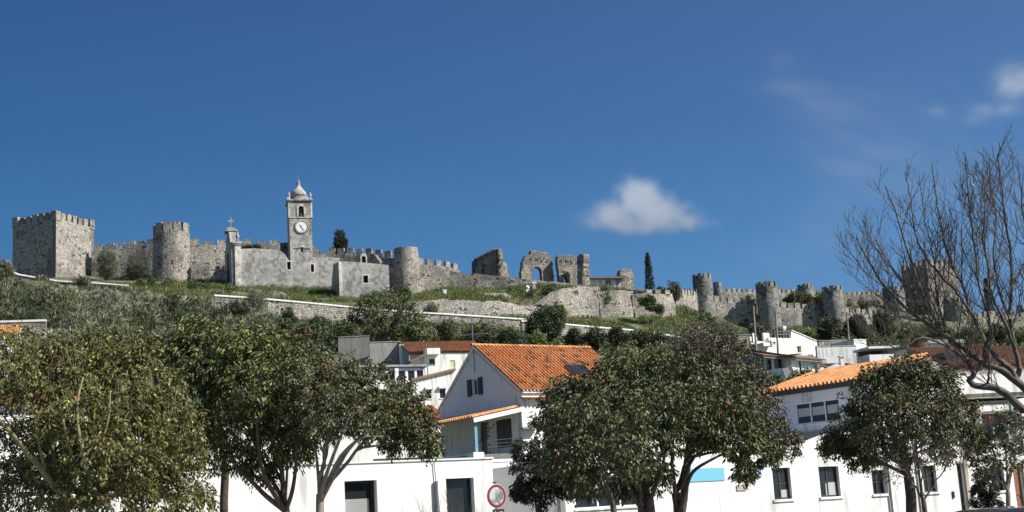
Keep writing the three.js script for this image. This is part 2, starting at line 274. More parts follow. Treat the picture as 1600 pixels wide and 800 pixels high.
function blockGeo(cs, y0, y1, amp = .14, topf) {            // corners in plan, anticlockwise seen from above (x right, z towards the viewer: front left, front right, ...)
  const pts = []; cs.forEach((a, k) => { const b = cs[(k + 1) % cs.length], L = Math.hypot(b[0] - a[0], b[1] - a[1]), n = Math.max(2, Math.round(L / .8)); for (let i = 0; i < n; i++) { const t = i / n; pts.push({ x: lerp(a[0], b[0], t), z: lerp(a[1], b[1], t), nx: -(b[1] - a[1]) / L, nz: (b[0] - a[0]) / L, e: i === 0 ? .25 : 1, s: L * t + k * 31.7 }); } });
  const n = pts.length, m = Math.max(4, Math.round((y1 - y0) / .8));
  const pos = (i, j) => { const q = pts[i], top = topf ? topf(q) : y1, y = lerp(y0, top, j / (m - 1)), d = rough(q.x, y, q.z, amp) * q.e; return V(q.x + q.nx * d, y, q.z + q.nz * d); };
  return loopMesh(n, m, pos, (i, j, q) => [pts[i % n].s, q.y], (p, uv, ix, top, b) => { const c = V(0, 0, 0); for (let i = 0; i < n; i++) c.add(top(i)); c.divideScalar(n); p.push(c.x, c.y, c.z); uv.push(0, 0); for (let i = 0; i < n; i++) { const q = top(i); p.push(q.x, q.y, q.z); uv.push(q.x, q.z); } for (let i = 0; i < n; i++) ix.push(b, b + 1 + i, b + 1 + (i + 1) % n); });
}
function along(pts, step) {                               // resample a polyline of vectors (y = top); returns points with direction and length
  const out = []; let s = 0;
  for (let k = 0; k < pts.length - 1; k++) { const a = pts[k], b = pts[k + 1], L = Math.hypot(b.x - a.x, b.z - a.z), n = Math.max(1, Math.round(L / step)); for (let i = 0; i < n + (k === pts.length - 2 ? 1 : 0); i++) { const t = i / n; out.push({ x: lerp(a.x, b.x, t), z: lerp(a.z, b.z, t), top: lerp(a.y, b.y, t), s: s + L * t, dx: (b.x - a.x) / L, dz: (b.z - a.z) / L }); } s += L; }
  return out;
}
function wallGeo(pts, thick, botf, o = {}) {               // pts left to right as seen from the front
  const { amp = .16, batter = 0, ruin = 0, step = .8, seed = 1 } = o, st = along(pts, step), k = st.length, n = 2 * k;
  let H = 0; for (const q of st) { q.bot = botf(q.x, q.z); q.top += ruin ? -ruin * Math.pow(n3(q.x * .8, seed, q.z * .8), 2) - .15 * ruin * n3(q.x * 2.3, seed, q.z * 2.3) : 0; H = Math.max(H, q.top - q.bot); }
  const m = Math.max(3, Math.round(H / .8));
  const pos = (i, j) => { const f = i < k, q = st[f ? i : n - 1 - i], v = j / (m - 1), y = lerp(q.bot, q.top, v), d = (f ? 0 : -thick) + (f ? 1 : -1) * (rough(q.x + (f ? 0 : 9), y, q.z, amp) + batter * (1 - v)); return V(q.x - q.dz * d, y, q.z + q.dx * d); };
  return loopMesh(n, m, pos, (i, j, q) => [st[Math.min(i % n, n - 1 - (i % n))].s, q.y], (p, uv, ix, top, b) => { for (let i = 0; i < n; i++) { const q = top(i); p.push(q.x, q.y, q.z); uv.push(q.x, q.z); } for (let i = 0; i < k - 1; i++) ix.push(b + i, b + i + 1, b + n - 2 - i, b + i, b + n - 2 - i, b + n - 1 - i); });
}
const merlonCache = new Map();
function merlonGeo(w, h, d, v) {
  const key = [w, h, d].map((x) => x.toFixed(2)).join() + v; if (merlonCache.has(key)) return merlonCache.get(key);
  let g = new THREE.BoxGeometry(w, h + .35, d, 3, 3, 2); const p = g.attributes.position;
  for (let i = 0; i < p.count; i++) { const x = p.getX(i), y = p.getY(i), z = p.getZ(i), k = .16 * Math.min(1, w); p.setXYZ(i, x + (n3(x * 3 + v * 9, y * 3, z * 3) - .5) * k, y + (n3(x * 3, y * 3 + v * 5, z * 3 + 4) - .5) * k * (y > 0 ? 1.3 : .2), z + (n3(x * 3 + 2, y * 3, z * 3 + v * 7) - .5) * k); }
  g.translate(0, h / 2 - .175, 0); g = toCreasedNormals(mergeVertices(g), .6); delete g.userData.uvDone; g = prep(g); const uv = g.attributes.uv; for (let i = 0; i < uv.count; i++) uv.setXY(i, uv.getX(i) + v * 3.3, uv.getY(i) + v * 7.1); g.userData.ready = true; merlonCache.set(key, g); return g;
}
function addMerlon(parent, m, p, dx, dz, w, h, d, k) { const o = part('merlon', merlonGeo(w, h, d, k % 4), m, parent); o.position.copy(p).sub(parent.position); o.rotation.y = Math.atan2(-dz, dx) + (hash3(k, 3, 9) - .5) * .08; return o; }
function merlonsOn(parent, m, pts, spec, thick) {
  const { w, gap, h, d = .7, from = 0, skip = [] } = spec, st = along(pts, .1); let k = 0, next = from + w / 2; const end = st[st.length - 1].s;
  for (const q of st) if (q.s >= next && q.s < end - w * .3) { if (!skip.includes(k)) { const off = d / 2 + .05, hh = hash3(k, Math.round(h * 50), 7); addMerlon(parent, m, V(q.x + q.dz * off, q.top, q.z - q.dx * off), q.dx, q.dz, w * (hash3(k, 2, 5) > .5 ? 1.06 : .94), h * (hh < .2 ? .72 : hh < .6 ? .96 : 1.08), d, k); } k++; next += w + gap; }
}
const local = (g, o) => { g.translate(-o.position.x, -o.position.y, -o.position.z); return g; };
function castleWall(label, list, o = {}) {                 // list of [px, py of the wall walk, distance]
  const pts = list.map((q) => at(...q)), mid = pts[pts.length >> 1], { thick = 1.8, m = M.stone, merlons, name = 'castle_wall', cat = 'castle wall', drop = 1.2, depthTo } = o;
  const bot = (x, z) => depthTo ?? ground(x, z) - drop, t = thing(name, label, cat, V(mid.x, bot(mid.x, mid.z), mid.z));
  part('wall', local(wallGeo(pts, thick, bot, o), t), m, t);
  if (merlons) merlonsOn(t, o.mm ?? m, pts, merlons, thick);
  return t;
}
function roundTower(label, px, pyTop, pyBase, wpx, D, o = {}) {
  const c = at(px, pyBase, D), top = at(px, pyTop, D).y, r = wpx / 2 * D / F, { m = M.stone, n = 0, mh = 1.1, mw = 1.1, rot = 0, cat = 'tower', taper = .04, drop = 2.5 } = o;
  const t = thing('round_tower', label, cat, V(c.x, c.y - drop, c.z));
  part('wall', local(towerGeo(c, r, c.y - drop, n ? top - mh : top, o.amp ?? .16, taper), t), m, t);
  for (let k = 0; k < n; k++) { const a = (k + rot) / n * 2 * Math.PI; addMerlon(t, m, V(c.x + Math.cos(a) * (r - .35), top - mh, c.z - Math.sin(a) * (r - .35)), -Math.sin(a), -Math.cos(a), mw, mh, .62, k); }
  return t;
}

// ---------------------------------------------------------------- limbs, twigs, leaves
class Tubes {
  constructor() { this.p = []; this.n = []; this.u = []; this.i = []; }
  add(pts, radii, sides = 6, o = V(0, 0, 0)) {
    const b = this.p.length / 3, T = V(), X = V(), Y = V(); let len = 0; let ref = V(.31, .2, .93);
    pts.forEach((q, k) => {
      const a = pts[Math.max(0, k - 1)], c = pts[Math.min(pts.length - 1, k + 1)]; T.subVectors(c, a).normalize(); if (k) len += q.distanceTo(pts[k - 1]);
      X.copy(ref).addScaledVector(T, -ref.dot(T)).normalize(); if (!(X.lengthSq() > .5)) X.set(1, 0, 0); ref = X.clone(); Y.crossVectors(T, X);
      for (let s = 0; s <= sides; s++) { const f = s / sides * 2 * Math.PI, cx = Math.cos(f), sy = Math.sin(f), nx = X.x * cx + Y.x * sy, ny = X.y * cx + Y.y * sy, nz = X.z * cx + Y.z * sy, R = radii[k]; this.p.push(q.x + nx * R - o.x, q.y + ny * R - o.y, q.z + nz * R - o.z); this.n.push(nx, ny, nz); this.u.push(s / sides * Math.max(.05, R * 6), len); }
    });
    const w = sides + 1; for (let k = 0; k < pts.length - 1; k++) for (let s = 0; s < sides; s++) { const a = b + k * w + s; this.i.push(a, a + 1, a + w + 1, a, a + w + 1, a + w); }
  }
  geo() { const g = new THREE.BufferGeometry(); g.setAttribute('position', new THREE.Float32BufferAttribute(this.p, 3)); g.setAttribute('normal', new THREE.Float32BufferAttribute(this.n, 3)); g.setAttribute('uv', new THREE.Float32BufferAttribute(this.u, 2)); g.setIndex(this.i); g.userData.ready = true; return g; }
}
function curve(a, b, n, bend, r, sag = 0) { const out = [], L = a.distanceTo(b), ox = (r() - .5), oy = (r() - .5), oz = (r() - .5); for (let k = 0; k <= n; k++) { const t = k / n, w = Math.sin(t * Math.PI) * bend * L; out.push(V(lerp(a.x, b.x, t) + ox * w + (r() - .5) * .03 * L * (k && k < n), lerp(a.y, b.y, t) + oy * w - sag * Math.sin(t * Math.PI) * L, lerp(a.z, b.z, t) + oz * w)); } return out; }
const ramp = (n, a, b, e = 1) => Array.from({ length: n }, (_, k) => lerp(a, b, Math.pow(k / (n - 1), e)));
function leafGeo(L, W, fold = .3, droop = .25) {          // one leaf: folded along its midrib, tip drooping; stalk at the origin, tip along +y, face +z
  const p = [], ix = [], rows = [[0, .06], [.3, .85], [.62, .8], [1, 0]];
  for (const [t, w] of rows) { const y = t * L, z = -droop * L * t * t; p.push(-w * W / 2, y, z + fold * w * W / 2, 0, y, z, w * W / 2, y, z + fold * w * W / 2); }
  for (let k = 0; k < rows.length - 1; k++) { const a = k * 3; for (const s of [0, 1]) { ix.push(a + s, a + s + 1, a + s + 4); if (k < rows.length - 2) ix.push(a + s, a + s + 4, a + s + 3); } }
  if (rows.length) { const a = (rows.length - 2) * 3; ix.push(a, a + 4, a + 3); }
  const g = new THREE.BufferGeometry(); g.setAttribute('position', new THREE.Float32BufferAttribute(p, 3)); g.setIndex(ix); g.computeVertexNormals(); return g;
}
function sprayGeo(n, size, leafL, leafW, seed, up = 0) {    // a handful of leaves on a small ball, for plants seen from afar
  const r = rng(seed), g = []; for (let k = 0; k < n; k++) { const l = leafGeo(leafL * (.7 + .6 * r()), leafW * (.7 + .6 * r()), .25, .2); l.rotateX((r() - .5) * 2.2); l.rotateZ((r() - .5) * (up ? .9 : 6)); l.rotateY(r() * 6.28); l.translate((r() - .5) * size, (r() - .5) * size * (up ? .5 : 1), (r() - .5) * size); g.push(l); } return mergeGeometries(g);
}
const leafMat = (o = {}) => new THREE.MeshStandardMaterial({ color: 0xffffff, roughness: o.r ?? .6, side: THREE.DoubleSide });
const _m = new THREE.Matrix4(), _c = new THREE.Color();
class Leaves {
  constructor(geo, m) { this.geo = geo; this.m = m; this.l = []; }
  add(p, dir, roll, s, col, r) {
    const Y = dir.clone().normalize(), R = V(Math.cos(roll), .35, Math.sin(roll)), Z = R.addScaledVector(Y, -R.dot(Y)).normalize(), X = Y.clone().cross(Z);
    this.l.push([new THREE.Matrix4().makeBasis(X, Y, Z).scale(V(s, s, s)).setPosition(p), col]);
  }
  put(name, parent, label) {
    const im = new THREE.InstancedMesh(this.geo, this.m, this.l.length); im.name = parent === scene ? numbered(name) : name; im.castShadow = im.receiveShadow = true;
    const w = parent === scene ? V(0, 0, 0) : parent.position;
    this.l.forEach(([m, c], i) => { m.elements[12] -= w.x; m.elements[13] -= w.y; m.elements[14] -= w.z; im.setMatrixAt(i, m); im.setColorAt(i, _c.setRGB(...c)); });
    parent.add(stuff(im)); if (label) im.userData.label = label; return im;
  }
}
const ballPoint = (r, lo = 0) => { let x, y, z, q; do { x = r() * 2 - 1; y = r() * 2 - 1; z = r() * 2 - 1; q = x * x + y * y + z * z; } while (q > 1 || q < lo * lo); return V(x, y, z); };

// ---------------------------------------------------------------- the hill: heights along a fan of profiles
const NEAR = [[55, 0], [78, 2.6], [100, 5.5], [125, 9.5], [142, 13]];
const PROFILES = [
  [-200, [165, 575], [190, 520], [215, 480], [240, 455], [300, 445], [340, 445]],
  [0, [165, 560], [190, 500], [215, 455], [236, 428], [248, 424], [300, 426]],
  [100, [165, 558], [190, 500], [215, 458], [236, 438], [248, 432], [300, 430]],
  [230, [165, 556], [190, 500], [215, 460], [236, 443], [248, 438], [300, 436]],
  [350, [165, 555], [188, 503], [215, 464], [236, 446], [246, 439], [300, 436]],
  [480, [165, 552], [190, 506], [212, 474], [230, 466], [246, 448], [300, 440]],
  [600, [165, 550], [190, 509], [210, 480], [228, 470], [240, 457], [300, 448]],
  [700, [165, 550], [190, 516], [208, 494], [214, 474], [232, 458], [242, 450], [300, 446]],
  [790, [165, 550], [190, 522], [208, 500], [214, 478], [232, 458], [246, 446], [300, 444]],
  [850, [165, 550], [190, 526], [210, 504], [220, 494], [232, 452], [248, 444], [300, 442]],
  [960, [165, 552], [190, 530], [215, 510], [225, 502], [231, 458], [248, 448], [300, 446]],
  [1050, [165, 556], [190, 538], [215, 522], [226, 508], [234, 486], [260, 470], [300, 458]],
  [1110, [165, 560], [190, 545], [225, 522], [250, 508], [264, 499], [277, 474], [300, 460]],
  [1150, [165, 564], [200, 545], [240, 525], [267, 511], [279, 478], [308, 464]],
  [1205, [150, 592], [175, 562], [200, 542], [240, 528], [268, 518], [281, 482], [308, 466], [335, 460]],
  [1350, [150, 588], [175, 562], [200, 546], [240, 528], [274, 516], [287, 486], [312, 472], [340, 466]],
  [1480, [150, 578], [200, 548], [250, 522], [282, 506], [300, 497], [340, 486]],
  [1640, [150, 572], [200, 547], [250, 522], [288, 512], [310, 500], [345, 494]],
  [1900, [150, 590], [200, 570], [250, 555], [290, 545], [345, 540]],
].map(([px, ...l]) => { const far = l.map(([D, py]) => [D, at(px, py, D).y]); return { u: at(px, 500, 200).x / 200, l: NEAR.filter((q) => q[0] < far[0][0] - 4).concat(far) }; });
function profile(l, D) {
  if (D <= l[0][0]) return 0; const e = l[l.length - 1]; if (D >= e[0]) return Math.max(-2, e[1] - (D - e[0]) * .16 - Math.max(0, D - e[0] - 60) * .1);
  let k = 0; while (D > l[k + 1][0]) k++; return lerp(l[k][1], l[k + 1][1], (D - l[k][0]) / (l[k + 1][0] - l[k][0]));
}
function ground(x, z) {
  const D = -z; if (D < 50) return 0; const u = x / D, n = PROFILES.length; let y;
  if (u <= PROFILES[0].u) y = profile(PROFILES[0].l, D) * (1 - .92 * sstep(PROFILES[0].u - u, 0, .6)); else if (u >= PROFILES[n - 1].u) y = profile(PROFILES[n - 1].l, D) * (1 - .92 * sstep(u - PROFILES[n - 1].u, 0, .6));
  else { let k = 0; while (u > PROFILES[k + 1].u) k++; let t = (u - PROFILES[k].u) / (PROFILES[k + 1].u - PROFILES[k].u); y = lerp(profile(PROFILES[k].l, D), profile(PROFILES[k + 1].l, D), t); }
  return y + (fbm3(x * .09, 3, z * .09, 3) - .5) * 1.6 * sstep(D, 70, 160);
}
// where the line of sight through a point of the photograph meets the hill
function hit(px, py, D0 = 70, D1 = 340) { for (let D = D0; D < D1; D += .5) { const p = at(px, py, D); if (p.y <= ground(p.x, p.z)) return p; } return null; }
{
  const axis = (a, b, step, lo, hi) => { const o = []; for (let v = a; v <= b; v += step) o.push(v); let s = step; while (o[0] > lo) { s *= 1.5; o.unshift(o[0] - s); } s = step; while (o[o.length - 1] < hi) { s *= 1.5; o.push(o[o.length - 1] + s); } return o; };
  const X = axis(-125, 130, 1.7, -4000, 4000), Z = axis(-350, -48, 1.7, -5000, 1500), p = [], uv = [], ix = [], w = X.length;
  for (const z of Z) for (const x of X) { p.push(x, ground(x, z), z); uv.push(x, z); }
  for (let j = 0; j < Z.length - 1; j++) for (let i = 0; i < w - 1; i++) { const a = j * w + i; ix.push(a, a + w, a + 1, a + 1, a + w, a + w + 1); }
  const g = new THREE.BufferGeometry(); g.setAttribute('position', new THREE.Float32BufferAttribute(p, 3)); g.setAttribute('uv', new THREE.Float32BufferAttribute(uv, 2)); g.setIndex(ix); g.computeVertexNormals(); g.userData.ready = true;
  tag(part('hill_terrain', g, mat(T.earth, { bump: .12 }), scene), 'grassy hillside rising from the village to the castle', null, null, 'structure');
  tag(part('road', box(160, .008, 9, 0, .004, -13), M.asphalt, scene), 'grey asphalt street in front of the trees', null, null, 'structure');
  tag(part('pavement', box(160, .13, 17, 0, .065, -26.2), M.paving, scene), 'pale paved square under the street trees', null, null, 'structure');
}

// ---------------------------------------------------------------- the castle, left to right
{ // the square keep: its near corner towards the village
  const c = at(87, 432, 243), yt = at(87, 330, 243).y, y0 = c.y - 2.5, t = thing('castle_keep', 'square stone keep with two crenellated faces at the left end of the castle', 'keep', V(c.x, y0, c.z));
  const L = [c.x - 9.6, c.z - 4.0], R = [c.x + 4.0, c.z - 9.6], B = [L[0] + 4.0, L[1] - 9.6], mh = 1.35, cs = [L, [c.x, c.z], R, B];
  part('wall', local(blockGeo(cs, y0, yt - mh, .16), t), M.stone, t);
  cs.forEach((a, k) => { const b = cs[(k + 1) % 4], LL = Math.hypot(b[0] - a[0], b[1] - a[1]), dx = (b[0] - a[0]) / LL, dz = (b[1] - a[1]) / LL; for (let i = 0; i < 6; i++) { const q = .6 + i * (LL - 1.2) / 6; if (i === 0) { addMerlon(t, M.stone, V(a[0] + dx * .55 + dz * .55, yt - mh, a[1] + dz * .55 - dx * .55), dx, dz, 1.3, mh * 1.12, 1.3, k + 3); continue; } addMerlon(t, M.stone, V(a[0] + dx * q + dz * .4, yt - mh, a[1] + dz * q - dx * .4), dx, dz, 1.15, mh * (.92 + .16 * hash3(i, k, 4)), .7, i + k); } });
}
castleWall('low crenellated wall climbing from the square keep to the first round tower', [[143, 394, 250], [190, 388, 250], [243, 381, 249]], { merlons: { w: 1.5, gap: .55, h: 1.25, from: .6 } });
roundTower('broad round tower with tall merlons beside the olive bushes below the keep', 268.5, 352, 437, 57, 244, { n: 11, mh: 1.5, mw: 1.45, rot: .3 });
castleWall('crenellated curtain wall between the broad round tower and the church gable', [[290, 381, 249], [330, 383, 250], [375, 383, 252], [452, 383, 254]], { merlons: { w: 1.65, gap: .85, h: 1.1, from: .8 } });
castleWall('crenellated wall between the clock tower and the plain round tower', [[486, 381, 252], [510, 396, 252], [560, 397, 251], [622, 402, 249]], { merlons: { w: 1.25, gap: .62, h: 1.15, from: 3.2 }, ruin: .5 });
roundTower('plain round tower without merlons right of the ruined church', 637, 389, 455, 40, 241, {});
castleWall('crenellated wall stepping down beside the plain round tower', [[652, 411, 242], [700, 416, 245], [719, 422, 247]], { merlons: { w: 1.15, gap: .72, h: .95, from: .1 }, ruin: .3 });
castleWall('plain parapet wall below the ruined palace arch', [[702, 423, 241], [716, 425, 241], [760, 428.5, 241.5], [830, 435.5, 242], [905, 444, 245], [960, 449, 246], [1012, 455, 246]], { ruin: .35 });

{ // the church: facade edge on, long rendered flank, lower wing
  const F1 = new Front('ruined_church', 'long grey rendered church flank with a baroque gable below the clock tower', 'church', 374, 441, 238, .35, at(374, 441, 238).y - 3);
  const q = (px, py, z) => F1.f(px, py, z), e = q(531, 470, 0)[0];
  const top = [[374, 389], [400, 388], [437, 391], [446, 398], [453, 409], [483, 409], [487, 402], [505, 401], [531, 403]].map((a) => q(...a));
  const holes = [[448.5, 409, 454.5, 421], [485.5, 413, 491, 425]].map((a) => F1.rect(...a));
  const out = [[0, 0], [e, 0], ...top.reverse()];
  F1.part('wall', [poly(out, 1.1, holes), slab(0, 0, -9, .9, top[top.length - 1][1] - 1.5, -1.1), slab(.9, 0, -9, e, q(480, 412, 0)[1], -8)], M.render);
  for (const h of holes) windowIn(F1.o, h, { depth: .6, cols: 1, frame: M.trim, glass: M.dark, fw: .05, sill: 0, surround: .22 });
  const yc = q(374, 378, 0)[1], ya = F1.s(366, 361, -.3)[1];
  const side = [[0, 0], [0, yc], [-1.2, yc + .1], [-1.9, yc + 1], [-2.6, ya - .7], [-3.4, ya], [-5.6, ya], [-6.4, ya - .7], [-7.1, yc + 1], [-7.8, yc + .1], [-9, yc], [-9, 0]];
  F1.part('gable', new THREE.ExtrudeGeometry(new THREE.Shape(side.map((a) => new THREE.Vector2(-a[0], a[1]))), { depth: 1.3, bevelEnabled: false }).rotateY(Math.PI / 2).translate(-1.3, 0, 0), M.render);
  F1.part('pilaster', slab(-.75, 0, .002, .35, yc - .4, .35), M.trim);
  F1.part('cornice', [slab(-1.2, yc - .4, -.4, .6, yc, .6), slab(-.95, yc - .7, -.2, .45, yc - .4, .48)], M.render);
  const lathe = (pts) => new THREE.LatheGeometry(pts.map((a) => new THREE.Vector2(...a)), 8);
  F1.part('urn', lathe([[0, 0], [.35, 0], [.3, .3], [.16, .5], [.4, .9], [.3, 1.3], [.12, 1.5], [.2, 1.75], [0, 2]]).translate(-.2, yc, .05), M.render);
  F1.part('pediment', [slab(-1.75, ya, -5.9, .35, ya + .35, -3.1), slab(-1.45, ya + .35, -5.3, .05, ya + .8, -3.7)], M.render);
  F1.part('cross', [slab(-.83, ya + .8, -4.6, -.57, ya + 2.9, -4.35), slab(-1.25, ya + 2.05, -4.58, -.15, ya + 2.3, -4.37)], M.render);
  const ph = F1.s(365, 436, -1.3); F1.part('doorway', slab(-1.42, 0, -6, -1.302, 6.2, -3.6), M.dark);
  F1.part('gable_window', slab(-1.4, ph[1] + 3, -5.2, -1.302, ph[1] + 6, -4), M.dark);
  const W = new Front('church_wing', 'lower rendered church wing with one small dark window', 'church wing', 531, 458, 231.5, .30, at(531, 458, 231.5).y - 4.5);
  const r = W.f(609, 458)[0], tl = W.f(533, 408), tr = W.f(608, 414), h2 = [W.rect(567.5, 430.5, 575.5, 442)];
  W.part('wall', [poly([[0, 0], [r, 0], [r, tr[1]], [r * .45, (tl[1] + tr[1]) / 2 + .15], [0, tl[1]]], .9, h2), new THREE.ExtrudeGeometry(new THREE.Shape([[0, 0], [0, tl[1]], [5, tl[1] + .6], [7.4, tl[1] - 2.2], [7.4, 0]].map((a) => new THREE.Vector2(...a))), { depth: .9, bevelEnabled: false }).rotateY(Math.PI / 2).translate(-.001, 0, -.9), slab(r - .9, 0, -8, r, tr[1] - .6, -.9)], M.render);
  W.part('roof', box(r - .4, .3, 7, r / 2, tl[1] - 1.4, -4.2), M.darkstone);
  windowIn(W.o, h2[0], { depth: .5, cols: 1, frame: M.trim, glass: M.dark, fw: .05, sill: 0, surround: .24 });
  W.part('doorway', slab(-.06, 0, -4.6, -.003, 5.2, -3.6), M.dark);
  W.part('quoins', slab(-.05, 0, -.05, .5, tl[1] - .2, .04), M.trim);
  // small pieces standing between the wing and the wall behind
  const A = new Front('gable_stub', 'pale stone window arch rising from the wall behind the church wing', 'window arch', 563, 412, 246, .30, at(563, 414, 246).y - 3), a0 = A.rect(563, 396, 574, 414), mx = (a0[0] + a0[2]) / 2;
  A.part('surround', poly([[a0[0], 0], [a0[2], 0], [a0[2], a0[3] - .5], [mx + .35, a0[3]], [mx - .35, a0[3]], [a0[0], a0[3] - .5]], .5, [[mx - .38, a0[1] + .4, mx + .38, a0[3] - .55]]), M.trim);
  A.part('opening', slab(mx - .5, a0[1], -.6, mx + .5, a0[3] - .4, -.52), M.dark);
  for (const [px, py, w, h, l] of [[584, 412, 3.4, 1.9, 'shaded broken gable right of the pale window arch']]) {
    const G = new Front('broken_gable', l, 'ruined gable', px, py, 241, -.75, at(px, py, 241).y - 3); G.part('wall', poly([[-w / 2, 0], [w / 2, 0], [w / 2, 3], [w * .1, 3 + h * .85], [-w * .2, 3 + h], [-w / 2, 3 + h * .4]], .7), M.stone);
  }
  const S = new Front('stair_turret', 'small dark stone turret against the left side of the clock tower', 'turret', 437.5, 400, 247, .15, at(438, 400, 247).y - 5), s1 = S.rect(437.5, 379, 450, 400); const sh = [S.rect(443.6, 382, 445.4, 387)];
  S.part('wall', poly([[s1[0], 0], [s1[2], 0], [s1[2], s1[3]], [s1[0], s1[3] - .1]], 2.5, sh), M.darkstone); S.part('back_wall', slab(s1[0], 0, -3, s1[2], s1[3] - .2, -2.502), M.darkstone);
}
{ // the clock tower
  const C = new Front('clock_tower', 'tall clock tower with bell opening and onion dome above the church', 'clock tower', 453, 415, 243, .26, at(453, 415, 243).y - 6), o = C.o;
  const x1 = C.f(487.5, 360)[0], x0 = C.f(449.5, 330)[0] + .25, y = (py) => C.f(468, py)[1], w = x1 - x0, cx = (x0 + x1) / 2, yt = y(315.5), Z = -w;
  const cl = C.f(471, 354.5), bl = C.rect(466.3, 322, 475, 338.8), ar = []; const br = (bl[2] - bl[0]) / 2, bx = (bl[0] + bl[2]) / 2; for (let k = 0; k <= 10; k++) ar.push([bx + Math.cos(k / 10 * Math.PI) * br, bl[3] - br + Math.sin(k / 10 * Math.PI) * br]);
  const arch = [[bl[0], bl[1]], [bl[2], bl[1]], ...ar], slit = C.rect(470, 386, 473.5, 394);
  C.part('wall', [poly([[x0, 0], [x1, 0], [x1, yt], [x0, yt]], .7, [arch.slice().reverse(), slit]), slab(x0, 0, Z, x0 + .7, yt, -.7), slab(x1 - .7, 0, Z, x1, yt, -.7), slab(x0 + .7, 0, Z, x1 - .7, yt, Z + .7), slab(x0 + .7, bl[1] - 1.2, Z + .7, x1 - .7, bl[1] - .6, -.7)], M.render);
  const ring = [[bl[0] - .35, bl[1] - .2], [bl[0] - .35, bl[3] - br]]; for (let k = 10; k >= 0; k--) ring.push([bx + Math.cos(k / 10 * Math.PI) * (br + .35), bl[3] - br + Math.sin(k / 10 * Math.PI) * (br + .35)]); ring.push([bl[2] + .35, bl[1] - .2]);
  C.part('arch_surround', poly(ring.slice().reverse(), .12, [arch.slice().reverse()]).translate(0, 0, .122), M.trim);
  const bell = C.part('bell', new THREE.LatheGeometry([[0, 1.25], [.15, 1.2], [.32, 1.05], [.36, .6], [.46, .25], [.62, 0], [.55, 0], [.4, .25], [0, .3]].map((a) => new THREE.Vector2(a[0] * .95, a[1])), 16).translate(bx, bl[1] + .25, -.55), M.bronze); part('headstock', [slab(bl[0], bl[1] + 1.45, -.65, bl[2], bl[1] + 1.65, -.45), slab(bl[0] + .02, bl[1] + 1.65, -.62, bl[0] + .12, bl[1] + 1.75, -.48)], M.oldwood, bell);
  C.part('string_course', [slab(x0 - .12, y(340.5), -w - .12, x1 + .12, y(339), .10)], M.trim);
  C.part('cornice', [slab(x0 - .14, yt, Z - .14, x1 + .14, yt + .22, .14), slab(x0 - .3, yt + .22, Z - .3, x1 + .3, yt + .48, .3)], M.render);
  for (const [px, s] of [[x0 + .02, 0], [x1 - .02, 0]]) C.part('corner_strip', slab(px - .18, y(338.9), -.3, px + .18, yt - .002, .07), M.trim);
  const face = C.part('clock_face', [new THREE.CylinderGeometry(1, 1, .1, 40).rotateX(Math.PI / 2).translate(cl[0], cl[1], .08)], mat(null, { c: [.78, .78, .76], r: .5 }));
  const rim = C.part('clock_surround', new THREE.TorusGeometry(1.16, .15, 8, 40).translate(cl[0], cl[1], .06), M.render);
  const hand = (L, wd, ang, z) => box(wd, L, .04, 0, L * .36, 0).rotateZ(-ang).translate(cl[0], cl[1], z);
  part('hour_hand', hand(.62, .10, -.75, .16), M.darkmetal, face); part('minute_hand', hand(.95, .07, 2.62, .20), M.darkmetal, face);
  for (let k = 0; k < 12; k++) part('hour_mark', box(.03, .09, .02, 0, .88, 0).rotateZ(k / 6 * Math.PI).translate(cl[0], cl[1], .132), M.metal, face);
  part('opening', slab(slit[0] - .05, slit[1] - .05, -.8, slit[2] + .05, slit[3] + .05, -.72), M.dark, o);
  C.part('slit_lintel', slab(slit[0] - .2, slit[3], -.1, slit[2] + .2, slit[3] + .25, .05), M.trim);
  const irons = []; for (const [a, b] of [[[468.5, 379], [472.5, 372]], [[462, 394], [467, 386]], [[459, 388], [485, 388.5]]]) { const p = C.f(...a, .07), q = C.f(...b, .07); irons.push(rod(V(p[0], p[1], .07), V(q[0], q[1], .07), .045)); } C.part('tie_iron', irons, M.darkmetal);
  const dy = yt + .48, Zc = -w / 2, k = w / 4;
  C.part('drum', [new THREE.CylinderGeometry(w * .40, w * .46, y(305) - dy, 8).rotateY(Math.PI / 8).translate(cx, (dy + y(305)) / 2, Zc), new THREE.CylinderGeometry(w * .44, w * .40, .35, 8).rotateY(Math.PI / 8).translate(cx, y(305) + .17, Zc)], M.render);
  const d0 = y(304), dh = y(281.5) - d0; C.part('dome', new THREE.LatheGeometry([[.33, 0], [.355, .08], [.36, .17], [.345, .27], [.30, .38], [.235, .49], [.175, .60], [.125, .71], [.09, .82], [.07, .92], [.095, .95], [.095, 1], [0, 1.02]].map((a) => new THREE.Vector2(a[0] * w, a[1] * dh)), 20).translate(cx, d0, Zc), M.render);
  C.part('finial', [new THREE.SphereGeometry(.26, 10, 8).translate(cx, d0 + dh + .28, Zc), rod(V(cx, d0 + dh + .4, Zc), V(cx, d0 + dh + 1.6, Zc), .035)], M.render);
  for (const [px, pz] of [[x0 + .1, -.1], [x1 - .1, -.1], [x0 + .1, Z + .1], [x1 - .1, Z + .1]]) C.part('pinnacle', [box(.42, .35, .42, px, dy + .17, pz), new THREE.LatheGeometry([[.2, .35], [.1, .5], [.22, .8], [.16, 1.05], [.05, 1.2], [.1, 1.32], [0, 1.45]].map((a) => new THREE.Vector2(...a)), 8).translate(px, dy, pz)], M.trim);
}
